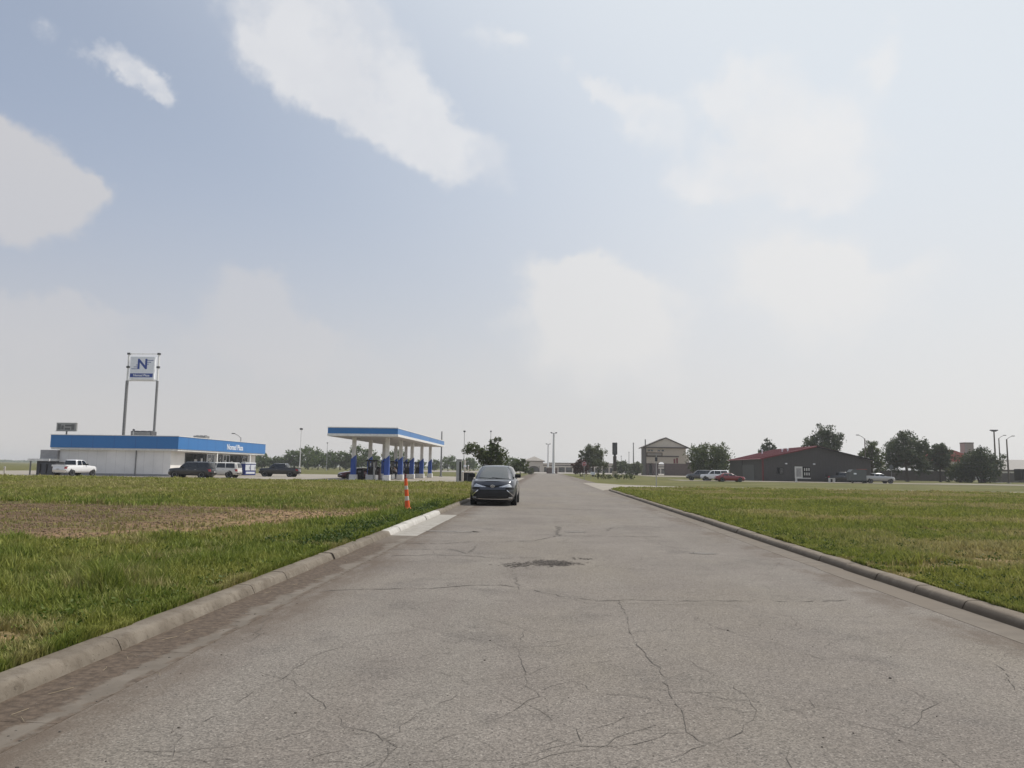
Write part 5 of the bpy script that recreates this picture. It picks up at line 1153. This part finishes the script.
for x in (-.7, .2): 
    c = MB(); c.lathe([(.001, -1.15), (.38, -1.15), (.4, -1.12), (.4, -.9), (.001, -.9)], 18, 'y', (x, 0, .4)); c.build('wheel', M['rubber'], dt)
c = MB(); c.box(-2.3, -1.6, -.1, .1, .5, .62); c.build('drawbar', M['grey_steel'], dt)

# ------------------------------------------------------------------ trees
def crown_mesh(name, lobes, n, card, seed, m, parent, squash=.85):
    g = np.random.default_rng(seed); lob = np.array(lobes, float); vol = lob[:, 3]**2.2; pick = g.choice(len(lob), n, p=vol/vol.sum())
    d = g.normal(size=(n, 3)); d /= np.linalg.norm(d, axis=1)[:, None]; rr = lob[pick, 3]*(g.random(n)**.42)*g.choice([1, 1, 1.13], n)
    # leaf sprays gather in clumps so light gets between them
    P_ = lob[pick, :3] + d*rr[:, None]*np.array([1, 1, squash]); kc = max(12, n//42); cen = P_[g.integers(0, n, kc)]
    j = g.integers(0, kc, n); near = g.random(n) < .72
    P_[near] = cen[j[near]] + g.normal(size=(near.sum(), 3))*lob[:, 3].mean()*.17
    a = g.normal(size=(n, 3)); a /= np.linalg.norm(a, axis=1)[:, None]; b_ = np.cross(a, g.normal(size=(n, 3))); b_ /= np.linalg.norm(b_, axis=1)[:, None]
    s_ = card*g.uniform(.5, 1.25, n)[:, None]
    V = np.stack([P_-a*s_, P_+b_*s_*.5-a*s_*.2, P_+a*s_, P_-b_*s_*.5+a*s_*.15], 1).reshape(-1, 3)
    o = np_mesh(name, V, np.arange(n*4), np.full(n, 4), dict(rnd=np.repeat(g.random(n), 4)), m); o.parent = parent; return o
def tree(name, label, X, Y, lobes, trunk_r, seed, m, n, card, group=None, cat='tree', stems=1, rz=0.0, squash=.85):
    t = thing(name, label, cat, (X, Y, 0), rz, group); r = random.Random(seed); c = MB()
    top = max(l[2] for l in lobes); cz_ = min(l[2]-l[3]*.6 for l in lobes)
    for s in range(stems):
        a = 2*math.pi*s/stems; o = Vector((math.cos(a), math.sin(a), 0))*trunk_r*2.2*(stems > 1); fork = Vector((o.x*2.5+r.uniform(-.15, .15), o.y*2.5+r.uniform(-.15, .15), max(.35*top, cz_*.9)))
        c.tube([o+Vector((0, 0, -.1)), o+Vector((0, 0, .25)), o.lerp(fork, .5)+Vector((r.uniform(-.1, .1), r.uniform(-.1, .1), 0)), fork], [trunk_r*1.5, trunk_r*1.1, trunk_r*.9, trunk_r*.75], 9)
        for l in lobes[s::stems]:
            e = Vector(l[:3]); md = fork.lerp(e, .5)+Vector((r.uniform(-.2, .2), r.uniform(-.2, .2), r.uniform(-.1, .3)))
            c.tube([fork-Vector((0, 0, .1)), md, e], [trunk_r*.55, trunk_r*.36, trunk_r*.14], 6)
            for q in range(3):
                d_ = Vector((r.gauss(0, 1), r.gauss(0, 1), r.gauss(.3, .7))).normalized(); c.tube([md.lerp(e, .3*q+.2), e+d_*l[3]*.85], [trunk_r*.18, trunk_r*.05], 5)
    c.build('trunk', M['bark'], t, smooth=True); crown_mesh('crown', lobes, n, card, seed, m, t, squash); return t
def auto_lobes(w, z0, z1, seed, k=9, cone=0.0):
    r = random.Random(seed); L = [(0, 0, lerp(z0, z1, .5), w*.30)]
    for i in range(k):
        f = (i+.5)/k; z = lerp(z0, z1, .14+.76*f); wid = w*.5*math.sqrt(max(.06, 1-((f-.40)/.66)**2))*(1-cone*f); a = i*2.4+r.uniform(-.4, .4); rad = max(.35, wid*r.uniform(.34, .5)); q = max(0, wid-rad)
        L.append((q*math.cos(a), q*math.sin(a), z, rad)); L.append((q*math.cos(a+3.0)*r.uniform(.6, 1), q*math.sin(a+3.0), z+r.uniform(-.3, .3), rad*r.uniform(.6, .95)))
    return L
LF = dict(dark=leaf_material('leaf_dark', (.040, .062, .020), (.095, .118, .038), thru=.4), mid=leaf_material('leaf_mid', (.045, .07, .018), (.095, .12, .034)),
          cedar=leaf_material('leaf_cedar', (.032, .051, .022), (.072, .092, .040), thru=.3), pale=leaf_material('leaf_pale', (.065, .08, .038), (.13, .145, .072)),
          red=leaf_material('leaf_plum', (.05, .024, .022), (.10, .048, .042), (.05, .05, .02)), far=leaf_material('leaf_far', (.05, .085, .021), (.11, .155, .042), thru=.4))
def zat(v, u, Y):
    d = CX*((u-512)/FOC) + CY*(-(v-384)/FOC) + F0; return EYE + d.z*Y/d.y
# by the minivan: low spreading tree with one sprig on top
Yt = 98; ux = lambda u: px(u, Yt, 455)-px(486, Yt, 470); zz = lambda v: zat(v, 486, Yt)
lob = [(ux(u), dy, zz(v), r_) for u, dy, v, r_ in ((470, .3, 449, .75), (466, -.4, 451, .6), (475, -.6, 447.5, .8), (481, .5, 452, .95), (478, .2, 456, .8), (488, -.5, 452, 1.1), (493, .6, 450, 1.1), (499, -.2, 452, 1.0), (504, .4, 453, .8),
       (496, 0, 457, 1.1), (487, .3, 459, 1.1), (503, -.4, 460, .9), (492, .4, 444, .7), (496, .1, 439.5, .38), (491, .2, 440, .3), (500, .1, 438.5, .22), (484, -.3, 463, .9), (497, -.2, 463, 1.0))]
tree('broad_tree', 'low spreading dark tree rising right behind the minivan', px(486, Yt), Yt, lob, .17, 3, LF['dark'], 5200, .16)
T = [  # kind, label, u, Y, width px, top v, crown base v, seed, leaf, n, card, cone
 ('round_tree', 'small rounded dark tree right of the minivan roof', 520, 168, 17, 458.5, 473, 11, 'dark', 1800, .24, 0),
 ('broad_tree', 'airy tree with a plum bush at its foot left of the dark pillar sign', 593, 196, 28, 441.5, 471, 12, 'pale', 4200, .26, .2),
 ('plum_tree', 'dark reddish plum bush at the foot of the airy roadside tree', 581, 190, 17, 460, 475, 13, 'red', 1900, .26, 0),
 ('broad_tree', 'wide dark tree behind the parked white vehicle left of the barn', 711, 186, 46, 443.5, 472, 14, 'dark', 6500, .27, .1),
 ('cedar_tree', 'dark narrow evergreen peeping over the red barn roof', 768, 205, 23, 435.5, 470, 15, 'cedar', 3200, .28, .4),
 ('tall_tree', 'tall dark tree directly behind the barn ridge', 826, 192, 40, 420.5, 470, 16, 'cedar', 6000, .28, .25),
 ('broad_tree', 'thin leaved tree just right of the barn with sky showing through', 872, 178, 27, 438.5, 474, 17, 'dark', 3200, .25, .2),
 ('tall_tree', 'biggest dark tree right of the barn before the fence', 907, 184, 42, 428, 474, 18, 'cedar', 8000, .28, .15),
 ('round_tree', 'rounded dark tree between the biggest tree and the red roof', 940, 186, 27, 440.5, 473, 19, 'cedar', 4200, .27, .1),
 ('round_bush', 'big low rounded bush tree below the brown tower at right', 981, 180, 41, 447, 483, 20, 'cedar', 7500, .27, .1),
 ('round_bush', 'low dark bush touching the left side of the big rounded bush', 960, 182, 24, 462, 483, 21, 'dark', 3000, .26, 0),
 ('round_tree', 'small dark far tree behind the dark pillar sign', 622, 300, 17, 461, 474, 22, 'dark', 1400, .38, 0),
 ('round_bush', 'grey green bush left of the brick gabled building', 635.5, 262, 15, 461.5, 475, 23, 'pale', 1500, .34, 0),
 ('round_bush', 'pale grey green shrub at the mall lot edge right of the minivan', 529, 235, 11, 469, 475, 24, 'pale', 800, .24, 0)]
for k, lab, u, Y, wpx, vt, vb, sd, lf, n, card, cone in T:
    w = 1.22*wpx*Y/FOC; z1, z0 = zat(vt, u, Y), max(.15, zat(vb, u, Y)); st_ = 3 if 'bush' in k or 'plum' in k else 1
    tree(k, lab, px(u, Y), Y, auto_lobes(w, z0, z1, sd, cone=cone), max(.08, .028*(z1)), sd, LF[lf], int(n*1.35), card, cat='bush' if 'bush' in k else 'tree', stems=st_)
# shrubs in the corner planting
for i, (u, Y, w, h, lab, lf) in enumerate(((598, 139, 1.5, 1.15, 'pale spiky shrub beside the small white board in the corner planting', 'pale'), (603.5, 138, 1.7, 1.25, 'second pale shrub from the small white board in the corner planting', 'pale'),
        (609, 141, 1.6, .85, 'low green shrub left of the pillar sign foot', 'mid'), (617, 143, 1.7, .95, 'dark green shrub at the foot of the dark pillar sign', 'mid'), (624, 141, 2.4, .95, 'widest dark green shrub right of the pillar sign', 'mid'), (631, 143, 1.6, .8, 'small green shrub at the right end of the corner planting', 'mid'))):
    tree('shrub', lab, px(u, Y), Y, auto_lobes(w, .1, h, 60+i, k=4), .03, 60+i, LF[lf], 420, .10, group='shrubs in the corner planting', cat='shrub', stems=3)
# the line of trees beyond the forecourt
protos = []
for i, (w, h) in enumerate(((9, 7.2), (7, 6.2), (11, 8.2))):
    protos.append(tree('field_tree', '-', 0, 0, auto_lobes(w, .5, h, 80+i), .2, 80+i, LF['far'], 2300, .42, group='trees in the line beyond the forecourt'))
line = [(248, 330, 1, .95, 'hazy tree just right of the far shop corner'), (257, 345, 0, .85, 'small hazy tree above the hood of the black pickup'), (267, 350, 1, .7, 'lowest hazy tree above the cab of the black pickup'), (278, 352, 1, .75, 'low hazy tree above the bed of the black pickup'),
        (291, 335, 0, .92, 'hazy tree touching the white lamp post from its left'), (308, 330, 2, .95, 'tallest hazy tree, just right of the white lamp post'), (318, 345, 0, .85, 'hazy tree second to the right of the white lamp post'), (328, 350, 2, .8, 'hazy tree below the thin distant lamp post'),
        (340, 340, 0, .9, 'hazy tree left of the nearest left canopy column'), (351, 345, 1, .85, 'hazy tree behind the nearest left canopy column'), (361, 335, 2, 1.0, 'hazy tree above the dark brown waste bin'), (374, 350, 0, .75, 'hazy tree behind the nearest fuel pump'),
        (394, 330, 2, .88, 'green tree seen between the two nearest right canopy columns'), (420, 380, 1, .7, 'hazy low tree behind the last pump under the canopy'), (434, 385, 0, .62, 'hazy low tree left of the thick grey pole'), (448, 375, 2, .72, 'hazy wide tree right of the thick grey pole'),
        (459, 390, 1, .7, 'hazy tree behind the grey pedestal'), (470, 385, 0, .75, 'hazy tree under the left limb of the spreading tree'), (511, 330, 0, .7, 'hazy tree touching the right edge of the minivan roof')]
used = set()
for i, (u, Y, k, s, lab) in enumerate(line):
    o = protos[k] if k not in used else copy_tree(protos[k]); used.add(k)
    o.location = (px(u, Y), Y, 0); o.scale = (s*1.4, s*1.4, s*1.32); o.rotation_euler = (0, 0, i*1.7); o['label'] = lab
# a low strip of far woods along the flat horizon
fw = np.random.default_rng(77); N = 9000; yy_ = fw.uniform(1500, 1650, N); xx = fw.uniform(-1700, 2200, N); hh = 3+7*fbm(xx*.012, yy_*.004, 3)*sstep(fbm(xx*.004, yy_*0, 8), .35, .6)
zc = fw.random(N)*hh; a = fw.normal(size=(N, 3)); a /= np.linalg.norm(a, axis=1)[:, None]; b_ = np.cross(a, fw.normal(size=(N, 3))); b_ /= np.linalg.norm(b_, axis=1)[:, None]; P_ = np.stack([xx, yy_, zc], 1); s_ = fw.uniform(1.5, 3.5, N)[:, None]
o = np_mesh('far_woods', np.stack([P_-a*s_, P_+b_*s_, P_+a*s_, P_-b_*s_], 1).reshape(-1, 3), np.arange(N*4), np.full(N, 4), dict(rnd=np.repeat(fw.random(N), 4)), LF['far']); tag(o, 'thin strip of far woods along the flat horizon', 'woods', kind='stuff')

# ------------------------------------------------------------------ haze over the whole plain
hz = MB(); hz.box(-2500, 2800, -60, 3000, -1.0, 24.0); ho = hz.build('haze', bpy.data.materials.new('haze_air')); hm = ho.data.materials[0]; hm.use_nodes = True; ht = hm.node_tree; ht.nodes.clear()
ov_ = ht.nodes.new('ShaderNodeOutputMaterial'); pv = ht.nodes.new('ShaderNodeVolumePrincipled'); pv.inputs['Color'].default_value = (.92, .93, .95, 1); pv.inputs['Density'].default_value = .00030; pv.inputs['Anisotropy'].default_value = .25
ht.links.new(pv.outputs[0], ov_.inputs['Volume']); tag(ho, 'pale summer haze lying over the plain', 'haze', kind='stuff')
